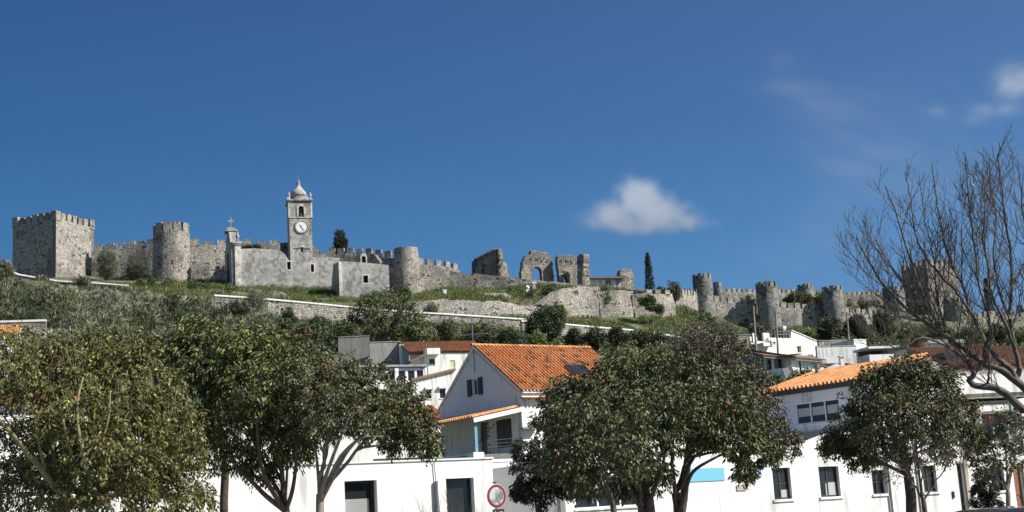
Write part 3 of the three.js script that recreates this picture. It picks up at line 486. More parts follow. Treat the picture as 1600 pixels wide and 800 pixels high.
// free-standing pieces of the ruined palace
function ruin(label, cat, outline, D, az, thick, holes = [], o = {}) {
  const mid = outline.reduce((s, p) => s + p[0], 0) / outline.length, low = Math.max(...outline.map((p) => p[1])), G = new Front('palace_ruin', label, cat, mid, low, D, az, at(mid, low, D).y - 2.5), L = outline.map((p) => G.f(...p)), pts = [], r = rng(Math.round(mid));
  L.forEach((a, k) => { const b = L[(k + 1) % L.length], n = Math.max(1, Math.round(Math.hypot(b[0] - a[0], b[1] - a[1]) / .45)); for (let i = 0; i < n; i++) { const t = i / n, j = o.smooth ? .05 : .24; pts.push([lerp(a[0], b[0], t) + (r() - .5) * j, lerp(a[1], b[1], t) + (r() - .5) * j]); } });
  const base = Math.min(...L.map((p) => p[1])); for (const p of pts) if (p[1] < base + .7) p[1] = 0;
  const hs = holes.map((h) => Array.isArray(h[0]) ? h.map((p) => G.f(...p)) : h.length === 4 ? G.rect(...h) : (() => { const a = G.rect(h[0], h[1], h[2], h[3]), rr = (a[2] - a[0]) / 2, x = (a[0] + a[2]) / 2, l = [[a[0], a[1]], [a[2], a[1]]]; for (let k = 0; k <= 10; k++) l.push([x + Math.cos(k / 10 * Math.PI) * rr, a[3] - rr + Math.sin(k / 10 * Math.PI) * rr]); return l.reverse(); })());
  let g = new THREE.ExtrudeGeometry(new THREE.Shape(pts.map((p) => new THREE.Vector2(...p))), { depth: thick - .3, bevelEnabled: true, bevelSize: .12, bevelThickness: .15, bevelSegments: 1 });
  const s = new THREE.Shape(pts.map((p) => new THREE.Vector2(...p))); for (const h of hs) s.holes.push(new THREE.Path(h.length === 4 && !Array.isArray(h[0]) ? [[h[0], h[1]], [h[0], h[3]], [h[2], h[3]], [h[2], h[1]]].map((p) => new THREE.Vector2(...p)) : h.map((p) => new THREE.Vector2(...p))));
  g = new THREE.ExtrudeGeometry(s, { depth: thick - .3, bevelEnabled: true, bevelSize: .10, bevelThickness: .15, bevelSegments: 1 }).translate(0, 0, -thick + .15);
  G.part('wall', g, o.m ?? M.stone); return G;
}
{
  const g = ruin('shaded gable wall of the ruined palace, with a row of stubs along its sloping top', 'ruined gable', [[737, 431], [737, 410], [742, 405], [769, 391], [775, 389.5], [777, 392], [777, 432]], 251, -.95, 1.3, [[752.5, 421, 756.5, 429.5]], { smooth: true });
  for (let k = 0; k < 7; k++) { const p = g.f(740.5 + k * 4.6, 406.3 - k * 2.28); g.part('stub', box(.42, .75, .5, p[0], p[1] + .15, -.6), M.stone); }
  ruin('stepped rubble wall beside the shaded palace gable', 'ruined wall', [[775, 433], [775, 391], [778, 388], [781, 392], [783, 403], [785, 411], [789, 409], [792, 412], [793, 424], [798, 431], [800, 434]], 251.4, .45, 1.2);
  ruin('tall palace ruin pierced by a round arch', 'ruined arch', [[816, 440], [815, 425], [817, 409], [820, 401], [828, 398], [829.5, 393], [838, 392], [857, 395], [859, 400], [862, 406], [864, 420], [866, 441]], 249, .30, 1.5, [[832.5, 439, 846, 416.5, 1], [828.7, 402.6, 830.6, 405], [841.6, 402, 843.4, 404.2], [848.5, 403.2, 850.4, 405.6], [855, 404.5, 857, 407]]);
  ruin('palace ruin with two small holes and a triangular niche right of the round arch', 'ruined wall', [[875, 443], [873, 424], [871, 401], [874, 398.5], [886, 399.5], [897, 400], [899, 405], [901, 409], [902, 444]], 249, .30, 1.4, [[876, 406, 878, 408.5], [882.6, 406.5, 884.8, 409], [[880.5, 441], [884, 426], [887.5, 441]], [890, 407, 892, 409.5]]);
  ruin('thin tall broken wall standing edge on right of the niche ruin', 'ruined wall', [[902, 445], [901.5, 402], [905, 398], [910, 397], [911, 400], [911.5, 445]], 247, -.85, 1.6);
  ruin('ragged lit end of the thin tall broken wall', 'ruined wall', [[910, 446], [910, 396.5], [912.5, 399], [913, 409], [915, 418], [915.5, 430], [919, 438], [920, 446]], 246.4, .35, 1.2);
  ruin('short broad stub of palace wall right of the long white shed', 'ruined wall', [[972, 450], [970, 437], [968.5, 425], [973, 421.5], [982, 420.5], [988, 422], [990.5, 434], [991, 451]], 256, .35, 1.6);
  const S = new Front('white_shed', 'low white shed with a flat roof and panelled front among the palace ruins', 'shed', 921, 448, 250, .32, at(921, 449, 250).y - 2), b = S.rect(921, 437.5, 971, 449), y1 = S.f(921, 436)[1];
  S.part('wall', slab(-.1, 0, -6, b[2], y1, -.05), M.greywall); S.part('roof', [slab(-.7, y1, -6.5, b[2] + .5, y1 + .35, .9)], M.slate);
  const n = 5; for (let k = 0; k < n; k++) { const a = S.f(922 + k * 8.2, 446)[0], e = S.f(929.6 + k * 8.2, 446)[0]; if (k === 3) windowIn(S.o, [a, y1 - 1.25, e, y1 - .15], { depth: 0, z: .06, cols: 2, fw: .08, sill: 0 }); else S.part('panel', slab(a, .2, -.05, e, y1 - .1, .04), M.white); }
}
// the right arm of the walls
castleWall('rough crenellated wall between the retaining wall and the first tower of the right arm', [[1012, 456, 240], [1050, 459, 248], [1093, 461, 266]], { merlons: { w: 1.45, gap: .55, h: 1.0, from: 5 }, ruin: .3 });
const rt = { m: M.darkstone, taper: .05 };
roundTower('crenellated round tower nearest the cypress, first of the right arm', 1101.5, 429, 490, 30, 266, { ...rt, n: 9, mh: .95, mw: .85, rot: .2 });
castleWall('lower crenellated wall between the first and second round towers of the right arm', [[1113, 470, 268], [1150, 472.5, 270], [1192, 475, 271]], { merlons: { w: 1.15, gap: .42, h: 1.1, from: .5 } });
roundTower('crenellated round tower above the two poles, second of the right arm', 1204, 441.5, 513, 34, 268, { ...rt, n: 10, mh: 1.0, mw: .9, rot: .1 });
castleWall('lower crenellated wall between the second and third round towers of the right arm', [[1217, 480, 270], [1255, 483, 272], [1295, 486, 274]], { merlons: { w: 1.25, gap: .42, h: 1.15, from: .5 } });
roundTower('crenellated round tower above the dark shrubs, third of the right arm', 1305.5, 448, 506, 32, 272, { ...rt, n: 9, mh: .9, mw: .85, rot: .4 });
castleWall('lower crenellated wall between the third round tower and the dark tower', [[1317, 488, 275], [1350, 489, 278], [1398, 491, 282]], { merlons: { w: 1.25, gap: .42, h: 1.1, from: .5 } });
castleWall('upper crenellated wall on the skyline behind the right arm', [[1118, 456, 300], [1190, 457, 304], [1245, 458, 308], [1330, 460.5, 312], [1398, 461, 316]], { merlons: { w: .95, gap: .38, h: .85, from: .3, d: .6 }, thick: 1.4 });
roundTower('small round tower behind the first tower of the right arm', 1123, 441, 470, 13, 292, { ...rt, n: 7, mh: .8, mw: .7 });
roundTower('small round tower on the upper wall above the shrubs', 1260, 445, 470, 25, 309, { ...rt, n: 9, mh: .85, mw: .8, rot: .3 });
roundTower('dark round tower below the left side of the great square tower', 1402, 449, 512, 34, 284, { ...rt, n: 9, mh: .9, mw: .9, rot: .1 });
{
  const D = 300, c = at(1457, 500, D), yt = at(1457, 404, D).y, y0 = c.y - 4, t = thing('great_tower', 'great square tower of the right arm seen through the bare branches', 'tower', V(c.x, y0, c.z));
  const L = [c.x - 3.3, c.z - 8.0], R = [c.x + 8.0, c.z - 3.3], B = [R[0] - 3.3, R[1] - 8.0], mh = 1.1, cs = [L, [c.x, c.z], R, B];
  part('wall', local(blockGeo(cs, y0, yt - mh, .15), t), M.stone, t);
  cs.forEach((a, k) => { const b = cs[(k + 1) % 4], LL = Math.hypot(b[0] - a[0], b[1] - a[1]), dx = (b[0] - a[0]) / LL, dz = (b[1] - a[1]) / LL; for (let i = 0; i < 6; i++) { const q = .5 + i * (LL - .2) / 6; addMerlon(t, M.stone, V(a[0] + dx * q + dz * .4, yt - mh, a[1] + dz * q - dx * .4), dx, dz, .85, mh, .65, i + k); } });
}
roundTower('small crenellated round tower in front of the great square tower', 1494, 467, 505, 33, 289, { ...rt, n: 9, mh: .85, mw: .8, rot: .3 });
castleWall('crenellated wall at the right end of the castle beyond the small round tower', [[1507, 497, 292], [1545, 493, 296], [1580, 494, 298], [1660, 498, 300]], { merlons: { w: 1.4, gap: .6, h: 1.0, from: .4 } });

// ---------------------------------------------------------------- terrace walls and the white-topped path walls on the slope
const terrace = (label, list, o = {}) => castleWall(label, list, { name: 'retaining_wall', cat: 'retaining wall', thick: 2.2, ruin: .4, batter: .6, m: M.palestone, amp: .3, ...o });
terrace('high bulging retaining wall of pale rubble below the palace ruins', [[846, 474, 219], [862, 460, 220.5], [880, 448, 222], [912, 446, 224], [937, 448, 225.5]]);
terrace('tall straight retaining wall of pale rubble below the cypress', [[934, 458, 225], [948, 452, 226], [989, 453, 228]], { ruin: .3 });
terrace('retaining wall with climbing shrubs at the right end of the rubble terraces', [[987, 456, 227.6], [1020, 457, 229.5], [1051, 458, 231.5]], { ruin: .5, merlons: { w: 1.1, gap: .8, h: .5, from: 3 } });
terrace('lower rubble terrace wall below the grassy bank', [[640, 470, 205], [690, 465, 207], [740, 466, 208], [790, 471, 210], [850, 478, 213]], { ruin: .6 });
terrace('low dry stone terrace wall on the bank below the plain round tower', [[748, 456, 224], [775, 455, 225], [812, 458, 226]], { ruin: 1.1, amp: .8, thick: 1.2 });
terrace('short rubble wall at the foot of the tall retaining wall', [[916, 499, 219], [960, 503, 219], [1002, 507, 219]], { ruin: 1.0 });
terrace('low dry stone wall below the square keep', [[85, 437, 232], [150, 437.5, 232], [205, 440, 231]], { ruin: .5, thick: 1 });
terrace('low stone footing under the left part of the church flank', [[385, 447, 231], [430, 452, 230], [455, 458, 229]], { ruin: 1.2, amp: .9, thick: 1 });
function pathWall(label, list, h, thick = .5) {
  const pts = list.map((q) => at(...q)), st = along(pts, 2.5), mid = pts[pts.length >> 1], t = thing('path_wall', label, 'path wall', V(mid.x, ground(mid.x, mid.z) - 1, mid.z));
  part('wall', local(wallGeo(pts.map((p) => V(p.x, p.y - .16, p.z)), thick, (x, z) => Math.min(ground(x, z), 1e9) - h, { amp: .07, step: 1.2 }), t), M.palestone, t);
  const g = []; for (let k = 0; k < st.length - 1; k++) { const a = st[k], b = st[k + 1], L = Math.hypot(b.x - a.x, b.z - a.z); const hw = thick / 2 + .10, q = new THREE.ExtrudeGeometry(new THREE.Shape([[-hw, -.06], [hw, -.06], [hw, .03], [hw * .8, .13], [hw * .42, .22], [0, .25], [-hw * .42, .22], [-hw * .8, .13], [-hw, .03]].map((c) => new THREE.Vector2(...c))), { depth: Math.hypot(L, b.top - a.top) + .03, bevelEnabled: false }).translate(0, 0, -Math.hypot(L, b.top - a.top) / 2 - .015).rotateY(Math.PI / 2); q.rotateZ(Math.atan2(b.top - a.top, L)); q.rotateY(Math.atan2(-a.dz, a.dx)); g.push(q.translate((a.x + b.x) / 2 + a.dz * thick / 2, (a.top + b.top) / 2 - .12, (a.z + b.z) / 2 - a.dx * thick / 2)); }
  part('coping', local(merge(g), t), M.limecap, t); return t;
}
pathWall('white-topped path wall curving down from the skyline below the square keep', [[-30, 404, 226], [0, 414, 225], [14, 422, 224], [28, 428.5, 224], [60, 434, 224], [92, 439, 224], [150, 442, 224], [200, 446, 224]], .5, .4);
pathWall('long white-topped path wall descending across the slope under the castle', [[335, 461, 187], [380, 464, 188.5], [430, 468, 190], [485, 473, 192], [540, 478.5, 194], [600, 484, 196], [660, 488, 198], [740, 493, 200.5], [822, 498.5, 203]], 1.8);
pathWall('white-topped path wall running down behind the orchard trees', [[815, 501, 190], [880, 506, 193], [935, 511, 195.5], [990, 515.5, 198]], 1.6);
pathWall('short lower end of the white-topped path wall behind the big grey-green tree', [[1022, 519, 190], [1048, 524, 190], [1075, 528, 190]], 1.4);
for (const [px, py, w, h, l] of [[695, 462, .7, .95, 'small leaning white marker post on the bank below the plain round tower'], [779, 449, .75, 1.15, 'small white marker post below the shaded palace gable'], [825, 464, .7, 1.5, 'white marker post with a rounded head beside the beige block'], [835, 463, .8, 2.4, 'narrow beige stone block standing among the terrace shrubs']]) {
  const p = hit(px, py, 180) ?? at(px, py, 224), t = thing('marker_post', l, 'marker post', V(p.x, p.y - .2, p.z), .3); part('post', [box(w * .8, h, .4, 0, h / 2 + .1, 0), box(w, .2, .6, 0, .3, 0)], px === 835 ? M.palestone : M.coping, t); part('cap', px === 825 ? new THREE.SphereGeometry(.38, 10, 8).translate(0, h + .35, 0) : box(w, .16, .5, 0, h + .18, 0), M.coping, t);
}

// ---------------------------------------------------------------- houses
const CLAY = [M.clay, M.clay3, M.clay2, M.clay4], BROWN = [M.brown, M.brown2, M.clay4];
const onLeft = (o) => (o.rotation.y = -Math.PI / 2, o);         // a plate drawn in (z, y) that stands on a plane x = const and looks to the left
const pane = (front, name, [x0, y0, x1, y1], z, m, t = .03) => front.part(name, slab(x0, y0, z, x1, y1, z + t), m);

{ // the gabled house in the middle
  const H = new Front('gabled_house', 'tall white house with orange tiled gable roof, dark shutters and a porch', 'house', 813, 612, 78, .58), o = H.o, W = -H.s(687, 645)[0], LEN = 8.6, zA = H.s(741.5, 545)[0];
  const ye = H.f(813, 612)[1], ya = H.s(741.5, 545)[1], yl = H.s(687, 645)[1], fl = H.s(757, 716, 0)[1];
  const gable = [[-W, 0], [0, 0], [0, ye], [zA, ya], [-W, yl]];
  const w1 = (() => { const a = H.s(738.2, 606), b = H.s(748, 606), c = H.s(743, 617.5), d = H.s(743, 592); return [a[0], c[1], b[0], d[1]]; })();
  const d1 = (() => { const a = H.s(751, 690), b = H.s(766, 690), d = H.s(760, 659); return [a[0], fl, b[0], d[1]]; })();
  const d2 = (() => { const a = H.s(776, 680), b = H.s(800, 680), c = H.s(788, 699.5), d = H.s(788, 655); return [a[0], c[1], b[0], d[1]]; })();
  onLeft(H.part('gable_wall', poly(gable, .35, [w1, d1, d2]), M.white));
  H.part('wall', new THREE.ExtrudeGeometry(new THREE.Shape(gable.map((a) => new THREE.Vector2(-a[0], a[1]))), { depth: LEN - .35, bevelEnabled: false }).rotateY(Math.PI / 2).translate(.352, 0, 0), M.white);
  const win = onLeft(windowIn(o, w1, { depth: .14, cols: 2, frame: M.whiteframe, sill: .1, fw: .07 }));
  const sw = (w1[2] - w1[0]) * .52, shut = (z0, z1, y0, y1, lift, nm = 'shutter') => { const g = [slab(z0, y0, lift, z1, y1, lift + .05)]; for (let k = 0; k < 9; k++) g.push(slab(z0 + .06, y0 + .1 + k * (y1 - y0 - .2) / 9, lift + .05, z1 - .06, y0 + .1 + (k + .7) * (y1 - y0 - .2) / 9, lift + .065)); return onLeft(H.part(nm, g, M.shutter)); };
  shut(w1[0] - sw - .12, w1[0] - .04, w1[1] - .03, w1[3] + .03, .03); shut(w1[2] + .04, w1[2] + sw + .12, w1[1] - .03, w1[3] + .03, .03);
  const mz = (d2[0] + d2[2]) / 2; shut(d2[0], mz - .01, d2[1], d2[3], -.08); shut(mz + .01, d2[2], d2[1], d2[3], -.08);
  onLeft(H.part('door', slab(d1[0], d1[1], -.16, d1[2], d1[3], -.1), M.darkframe)); const dm = lerp(d1[0], d1[2], .55);
  for (let k = 0; k < 4; k++) onLeft(H.part('door_pane', slab(dm + .1, d1[1] + .35 + k * .5, -.1, d1[2] - .14, d1[1] + .72 + k * .5, -.07), M.whiteframe));
  for (let k = 0; k < 4; k++) onLeft(H.part('pane', slab(dm + .17, d1[1] + .42 + k * .5, -.07, d1[2] - .2, d1[1] + .65 + k * .5, -.062), M.glass));
  // roof: two decks, the front one tiled piece by piece
  const rise = ya - ye, half = -zA, half2 = W + zA, sl = Math.hypot(half, rise), Wd = V(0, rise / sl, -half / sl), up = .10, ov = .42;
  const roof = H.part('roof', slab(0, 0, -.16, LEN + .2, sl + .02, -.02).rotateX(-Math.PI / 2 + Math.atan2(rise, half)).translate(-.12, ye + .13, 0), M.clay4);
  H.part('roof_slope', (() => { const a = Math.atan2(ya - yl, half2), l = Math.hypot(half2, ya - yl) + .35; return box(LEN + .02, .10, l).rotateX(-a).translate(LEN / 2 + .1, ya + .12 - Math.sin(a) * l / 2, -half - Math.cos(a) * l / 2); })(), M.clay2);
  const O = V(-.16, ye + .13 + up - ov * rise / sl, ov * half / sl); tiledRoof(roof, O, V(1, 0, 0), Wd, LEN + .3, sl + ov - .05, CLAY, { singles: 175, seed: 8 });
  ridgeTiles(roof, V(-.2, ya + .2, -half), V(LEN + .2, ya + .2, -half), .15, CLAY, .42);
  const eave = H.part('cornice', [slab(-.02, ye - .42, .002, LEN, ye + .02, .16), slab(-.04, ye - .1, .16, LEN, ye + .1, .3)], M.coping);
  tiledRoof(eave, V(-.05, ye - .50, .40), V(1, 0, 0), V(0, .25, -1).normalize(), LEN, .38, CLAY, { singles: 25, seed: 4, pv: .38 });
  onLeft(H.part('verge', poly([[.1, ye - .08], [.1, ye + .12], [-half, ya + .2], [-W - .3, yl + .05], [-W - .3, yl - .15], [-half, ya]], .12).translate(0, 0, .122), M.coping));
  // porch under the gable
  const e = H.f(741, 652, .1), xe = e[0], py0 = e[1], pr = H.f(812, 635, .1)[1] - py0, pl = Math.hypot(xe, pr), PW = V(-xe / pl, pr / pl, 0);
  const zf = -11.2, porch = H.part('porch_roof', box(pl, .08, -zf + .1).rotateZ(Math.atan2(pr, -xe)).translate(xe / 2, py0 + pr / 2 - .03, zf / 2), M.oldwood);
  tiledRoof(porch, V(xe - .1, py0 + .02, zf), V(0, 0, 1), PW, -zf + .15, pl, CLAY, { singles: 100, seed: 12 });
  H.part('verge_board', box(pl + .1, .26, .06).rotateZ(Math.atan2(pr, -xe)).translate(xe / 2, py0 + pr / 2 - .16, .09), M.coping);
  H.part('post', slab(xe + .12, fl - .02, -.32, xe + .30, py0 - .02, -.14), M.bluepost);
  H.part('post_base', slab(xe - .15, fl - .5, -.6, xe + .55, fl + .12, .05), M.coping);
  H.part('porch_floor', slab(xe, fl - .3, zf, 0, fl, 0), M.concrete); H.part('porch_wall', [slab(xe, 0, zf, xe + .25, fl + .1, -.01), slab(xe, 0, -.25, 0, fl - .02, 0)], M.white);
  const rl = []; for (const y of [.35, .55, .75]) rl.push(rod(V(xe + .8, fl + y, .05), V(-.2, fl + y + .12, .05), .022)); for (const x of [.8, 1.6, 2.4]) rl.push(rod(V(xe + x, fl, .05), V(xe + x, fl + .8, .05), .025)); H.part('railing', rl, M.darkmetal);
  H.part('wall_lamp', [slab(-.3, ye - 2.2, .02, .9, ye - 2.1, .5), slab(.3, ye - 2.1, .1, .5, ye - 1.95, .4)], M.metal);
  H.part('conduit', [rod(V(-.03, fl + .6, -5.6), V(-.03, py0 - .1, -2.9), .02)], M.darkmetal);
  // roof window, and the aerial on the gable
  const up2 = (px, py) => { const d = H.ray(px, py), n = V(0, half / sl, rise / sl), p0 = V(0, ye + .35, 0), t = n.dot(p0.clone().sub(H.eye)) / n.dot(d); return H.eye.clone().addScaledVector(d, t); };
  const a = up2(892, 574), b = up2(916, 586); const sky = H.part('skylight', box(1.5, .14, 1.1, 0, 0, 0).rotateX(Math.atan2(rise, half)).translate((a.x + b.x) / 2, (a.y + b.y) / 2 + .1, (a.z + b.z) / 2), M.darkframe); part('pane', box(1.3, .02, .9, 0, .09, 0).rotateX(Math.atan2(rise, half)).translate((a.x + b.x) / 2, (a.y + b.y) / 2 + .1, (a.z + b.z) / 2), M.glass, sky);
  const m0 = H.s(741.5, 583, -.08), m1 = H.s(740.5, 496, -.08), A = thing('roof_aerial', 'thin television aerial on a mast above the gable of the tall white house', 'aerial', o.position.clone(), .58);
  part('mast', rod(V(-.08, m0[1], m0[0]), V(-.08, m1[1], m0[0]), .028), M.metal, A);
  const yg = H.s(741, 523, -.08)[1], el = [rod(V(-.9, yg, m0[0] - .3), V(.9, yg + .1, m0[0] + .3), .014)]; for (let k = 0; k < 8; k++) { const t = k / 7 * 2 - 1, x = -.08 + t * .85, y = yg + .05 + t * .05; el.push(rod(V(x - .15, y, m0[0] + .6), V(x + .15, y, m0[0] - .6), .008)); } part('yagi', el, M.metal, A); part('stay', rod(V(-.08, m0[1] + 2.2, m0[0]), V(.5, ya + .2, m0[0] + 1.2), .008), M.metal, A);
}
{ // the flat white building at the street, left of the sign
  const B = new Front('street_building', 'low flat white building with two square windows left of the round road sign', 'building', 771, 760, 41, .5, 0), yt = B.f(771, 716.5)[1], X = -14;
  const h1 = B.rect(538, 752, 590, 790), h2 = B.rect(696.5, 748, 742, 790); h1[1] = h2[1] = .95;
  B.part('wall', [poly([[X, 0], [0, 0], [0, yt], [X, yt]], .3, [h1, h2]), slab(X, 0, -8, 0, yt - .02, -.5)], M.white);
  B.part('coping', [slab(X, yt, -.34, .04, yt + .05, .04)], M.coping);
  for (const [h, k] of [[h1, .55], [h2, .30]]) {
    const w = windowIn(B.o, h, { depth: .24, cols: 1, fw: .05, frame: M.darkframe, sill: .06 }), top = lerp(h[1], h[3], k + .18);
    if (k > .5) { const g = []; for (let q = h[1] + .06; q < top; q += .055) g.push(box(h[2] - h[0] - .22, .05, .012, (h[0] + h[2]) / 2 - .06, q, -.235, 0, 0, .3)); part('blind', g, M.blind, w); } else part('frosted_panel', slab(h[0] + .06, h[1] + .06, -.25, h[2] - .06, lerp(h[1], h[3], .42), -.238), M.blind, w);
  }
  const q = B.f(680, 752), q0 = B.f(677, 722); B.part('drainpipe', [rod(V(q[0], 0, .07), V(q[0], q[1], .07), .055, 8), rod(V(q[0], q[1], .05), V(q0[0], q0[1], .04), .014)], M.metal);
  const r1 = B.f(585, 716, -.6), r2 = B.f(678, 715, -.6); B.part('roof_edge', slab(r1[0], yt + .05, -.7, r2[0], yt + .14, -.55), M.darkmetal);
}
{
  const Y = new Front('yard_wall', 'shaded white yard wall behind the round road sign', 'wall', 771.5, 760, 47, -.5, 0), yt = Y.f(771.5, 735)[1]; Y.part('wall', slab(-.5, 0, -.25, 3.1, yt, 0), M.white); Y.part('coping', slab(-.5, yt, -.29, 3.1, yt + .06, .04), M.coping);
  const P = new Front('terrace_parapet', 'bright white parapet above the shaded yard wall', 'wall', 769, 740, 52, .45, 0), yp = P.f(770, 722)[1]; P.part('wall', slab(-.6, 0, -.25, 4.6, yp, 0), M.white); P.part('coping', slab(-.6, yp, -.29, 4.6, yp + .05, .03), M.coping);
}
{ // white house behind the leftmost tree
  const B = new Front('left_house', 'white two storey house mostly hidden behind the leftmost tree', 'house', 150, 760, 50, .45, 0), yt = B.f(100, 628)[1]; const hs = [B.rect(12, 735, 44, 790), B.rect(70, 738, 98, 790)]; for (const h of hs) h[1] = .9;
  B.part('wall', [poly([[-14, 0], [0, 0], [0, yt], [-14, yt]], .3, hs), slab(-14, 0, -8, 0, yt - .05, -.5)], M.white); B.part('band', slab(-14, 3.3, 0, 0, 3.5, .08), M.greywall); B.part('roof', slab(-14.3, yt, -8.3, .3, yt + .2, .35), M.clay2);
  for (const h of hs) windowIn(B.o, h, { cols: 2 });
}
{ // house with a small orange roof left of the gable
  const B = new Front('orange_eave_house', 'white house with a strip of orange roof behind the left edge of the gabled house', 'house', 700, 700, 96, .40), ye = B.f(672, 657)[1], yr = B.f(672, 635.5, -3.2)[1]; const X = -22;
  B.part('wall', slab(X, 0, -7, 0, ye, 0), M.white); const rise = yr - ye, sl = Math.hypot(3.5, rise), roof = B.part('roof', box(-X + .4, .1, sl).rotateX(Math.atan2(rise, 3.5)).translate(X / 2, ye + rise / 2 - .02, -1.6), M.clay4);
  tiledRoof(roof, V(-6, ye + .02, .25), V(1, 0, 0), V(0, rise / sl, -3.5 / sl), 6.2, sl + .1, CLAY, { singles: 150, seed: 31, pu: .24, pv: .42 }); B.part('cornice', slab(X, ye - .25, 0, 0, ye - .02, .2), M.coping);
}
{ // white house with two small windows
  const B = new Front('two_window_house', 'plain white house with two small windows just left of the gabled house', 'house', 646, 650, 132, .34), a = B.f(645, 594.5), b = B.f(708, 579.5), c = B.f(760, 567), hs = [B.rect(666, 609.5, 674.5, 622.5), B.rect(687, 608, 696.5, 622)];
  B.part('wall', [poly([[a[0], 0], [c[0], 0], [c[0], c[1]], [a[0], a[1]]], .4, hs), slab(a[0] + .02, 0, -8, c[0], a[1] - .3, -.6)], M.white);
  const L = Math.hypot(b[0] - a[0], b[1] - a[1]); B.part('verge', box(L + .4, .22, .7).rotateZ(Math.atan2(b[1] - a[1], b[0] - a[0])).translate((a[0] + b[0]) / 2, (a[1] + b[1]) / 2 + .1, -.1), M.brown2);
  B.part('roof', box(c[0] - a[0], .2, 8).rotateZ(Math.atan2(c[1] - a[1], c[0] - a[0])).translate((a[0] + c[0]) / 2, (a[1] + c[1]) / 2 - .05, -4.5), M.brown);
  for (const h of hs) { windowIn(B.o, h, { depth: .15, cols: 2, rows: 2, frame: M.darkframe, fw: .07, sill: .1 }); B.part('window_hood', slab(h[0] - .15, h[3] + .05, 0, h[2] + .15, h[3] + .28, .3), M.coping); }
}
{ // long white building with a window band
  const B = new Front('window_band_building', 'long low white building with a flat grey roof and a band of dark windows', 'building', 664, 600, 145, .40), yt = B.f(664, 573)[1], x0 = B.f(545, 563)[0], hs = [[592, 579, 603, 591], [607, 580.5, 619.5, 593], [621.5, 581.5, 634, 594], [637, 582, 648.5, 594.5], [651, 582.5, 662, 595]].map((h) => B.rect(...h)); const yb = Math.min(...hs.map((h) => h[1])), yh = Math.max(...hs.map((h) => h[3])); for (const h of hs) { h[1] = yb; h[3] = yh; }
  B.part('wall', [poly([[x0, 0], [0, 0], [0, yt], [x0, yt]], .3, hs), slab(x0, 0, -6, 0, yt - .05, -.5)], M.white); B.part('roof', slab(x0 - .2, yt, -6.4, .2, yt + .22, .35), M.greywall); B.part('fascia', slab(x0 - .2, yt - .12, .002, .2, yt - .002, .1), M.metal);
  for (const h of hs) windowIn(B.o, h, { depth: .12, cols: 1, fw: .05, sill: 0 }); B.part('buttress', [slab(x0 + 5, 0, 0, x0 + 5.4, yt - .15, .25), slab(-11, 0, 0, -10.6, yt - .15, .25)], M.white);
}
{ // house with the brown roof
  const B = new Front('brown_roof_house', 'white house with a weathered brown tile roof behind the gabled house', 'house', 664, 580, 153, .32), ye = B.f(690, 550.5)[1], x1 = B.f(760, 560)[0], yr = B.f(690, 535, -4.5)[1], x0 = B.f(640, 545)[0];
  const hs = [B.rect(670.5, 561, 680, 570), B.rect(702, 563, 711.5, 576), B.rect(723, 564, 732, 576)];
  B.part('wall', [poly([[0, 0], [x1, 0], [x1, ye], [0, ye]], .3, hs), slab(x0, 0, -9, x1, ye - .1, -.5), slab(x0, 0, -.5, .1, ye - 2.6, -.05)], M.white);
  windowIn(B.o, hs[0], { depth: .12, cols: 2, frame: M.darkframe, fw: .08 }); windowIn(B.o, hs[1], { depth: .08, cols: 1, glass: M.yellow, fw: .08 }); windowIn(B.o, hs[2], { depth: .12, cols: 2, fw: .08 });
  const rise = yr - ye, sl = Math.hypot(4.8, rise), roof = B.part('roof', [box(x1 - x0 + .3, .12, sl).rotateX(Math.atan2(rise, 4.8)).translate((x0 + x1) / 2, ye + rise / 2 - .04, -2.3), box(x1 - x0 + .3, .12, sl).rotateX(-Math.atan2(rise, 4.8)).translate((x0 + x1) / 2, ye + rise / 2 - .04, -6.9)], M.brown);
  tiledRoof(roof, V(x0 - .2, ye + .04, .2), V(1, 0, 0), V(0, rise / sl, -4.8 / sl), x1 - x0 + .3, sl + .1, [M.brown2, M.clay2, M.brown2, M.clay4], { singles: 0, seed: 51, pu: .26, pv: .5 });
  onLeft(B.part('gable', poly([[-.05, 0], [-.05, ye], [-4.6, yr], [-9, ye], [-9, 0]].reverse(), .1).translate(0, 0, -x0 + .102), M.greywall));  // grey colour paints in the shade on this left-facing gable
  const t = B.rect(663.5, 544, 688, 553, .9); B.part('terrace_box', [slab(t[0], t[1], .05, t[2], t[3], .9)], M.white); const p = B.f(666.5, 548, .95); B.part('pole', rod(V(p[0], 0, 1), V(p[0], p[1] + .8, 1), .06), M.metal);
  const q = [B.f(640, 566, 1.5), B.f(664, 553, 1.5)]; B.part('lean_to', box(q[1][0] - q[0][0], .14, 3).rotateZ(.42).translate((q[0][0] + q[1][0]) / 2, (q[0][1] + q[1][1]) / 2, .4), M.brown2);
}
for (const [x0, x1, top, m, l, D, az] of [[528, 577, 527.5, M.oldconcrete, 'dark grey concrete yard wall below the spreading tree', 157, .1], [577, 626, 535.5, M.concrete, 'stained pale concrete yard wall left of the brown tile roof', 156, .25], [1276, 1338, 542, M.dirtywhite, 'stained grey and white plastered wall right of the stepped white house', 163, .3], [1279, 1327, 533, M.palestone, 'pale rubble wall behind the stained plaster wall', 170, .3], [1150, 1172, 524, M.palestone, 'pale broken wall left of the leaning utility pole', 168, .2]]) {
  const B = new Front('garden_wall', l, 'wall', x0, top + 25, D, az), a = B.f(x0, top), b = B.f(x1, top + (az > 0 ? 1 : 0)); B.part('wall', slab(a[0], 0, -.4, b[0], Math.max(a[1], b[1]), 0), m); B.part('coping', slab(a[0], Math.max(a[1], b[1]), -.45, b[0], Math.max(a[1], b[1]) + .1, .05), m === M.dirtywhite ? M.greywall : M.concrete);
}
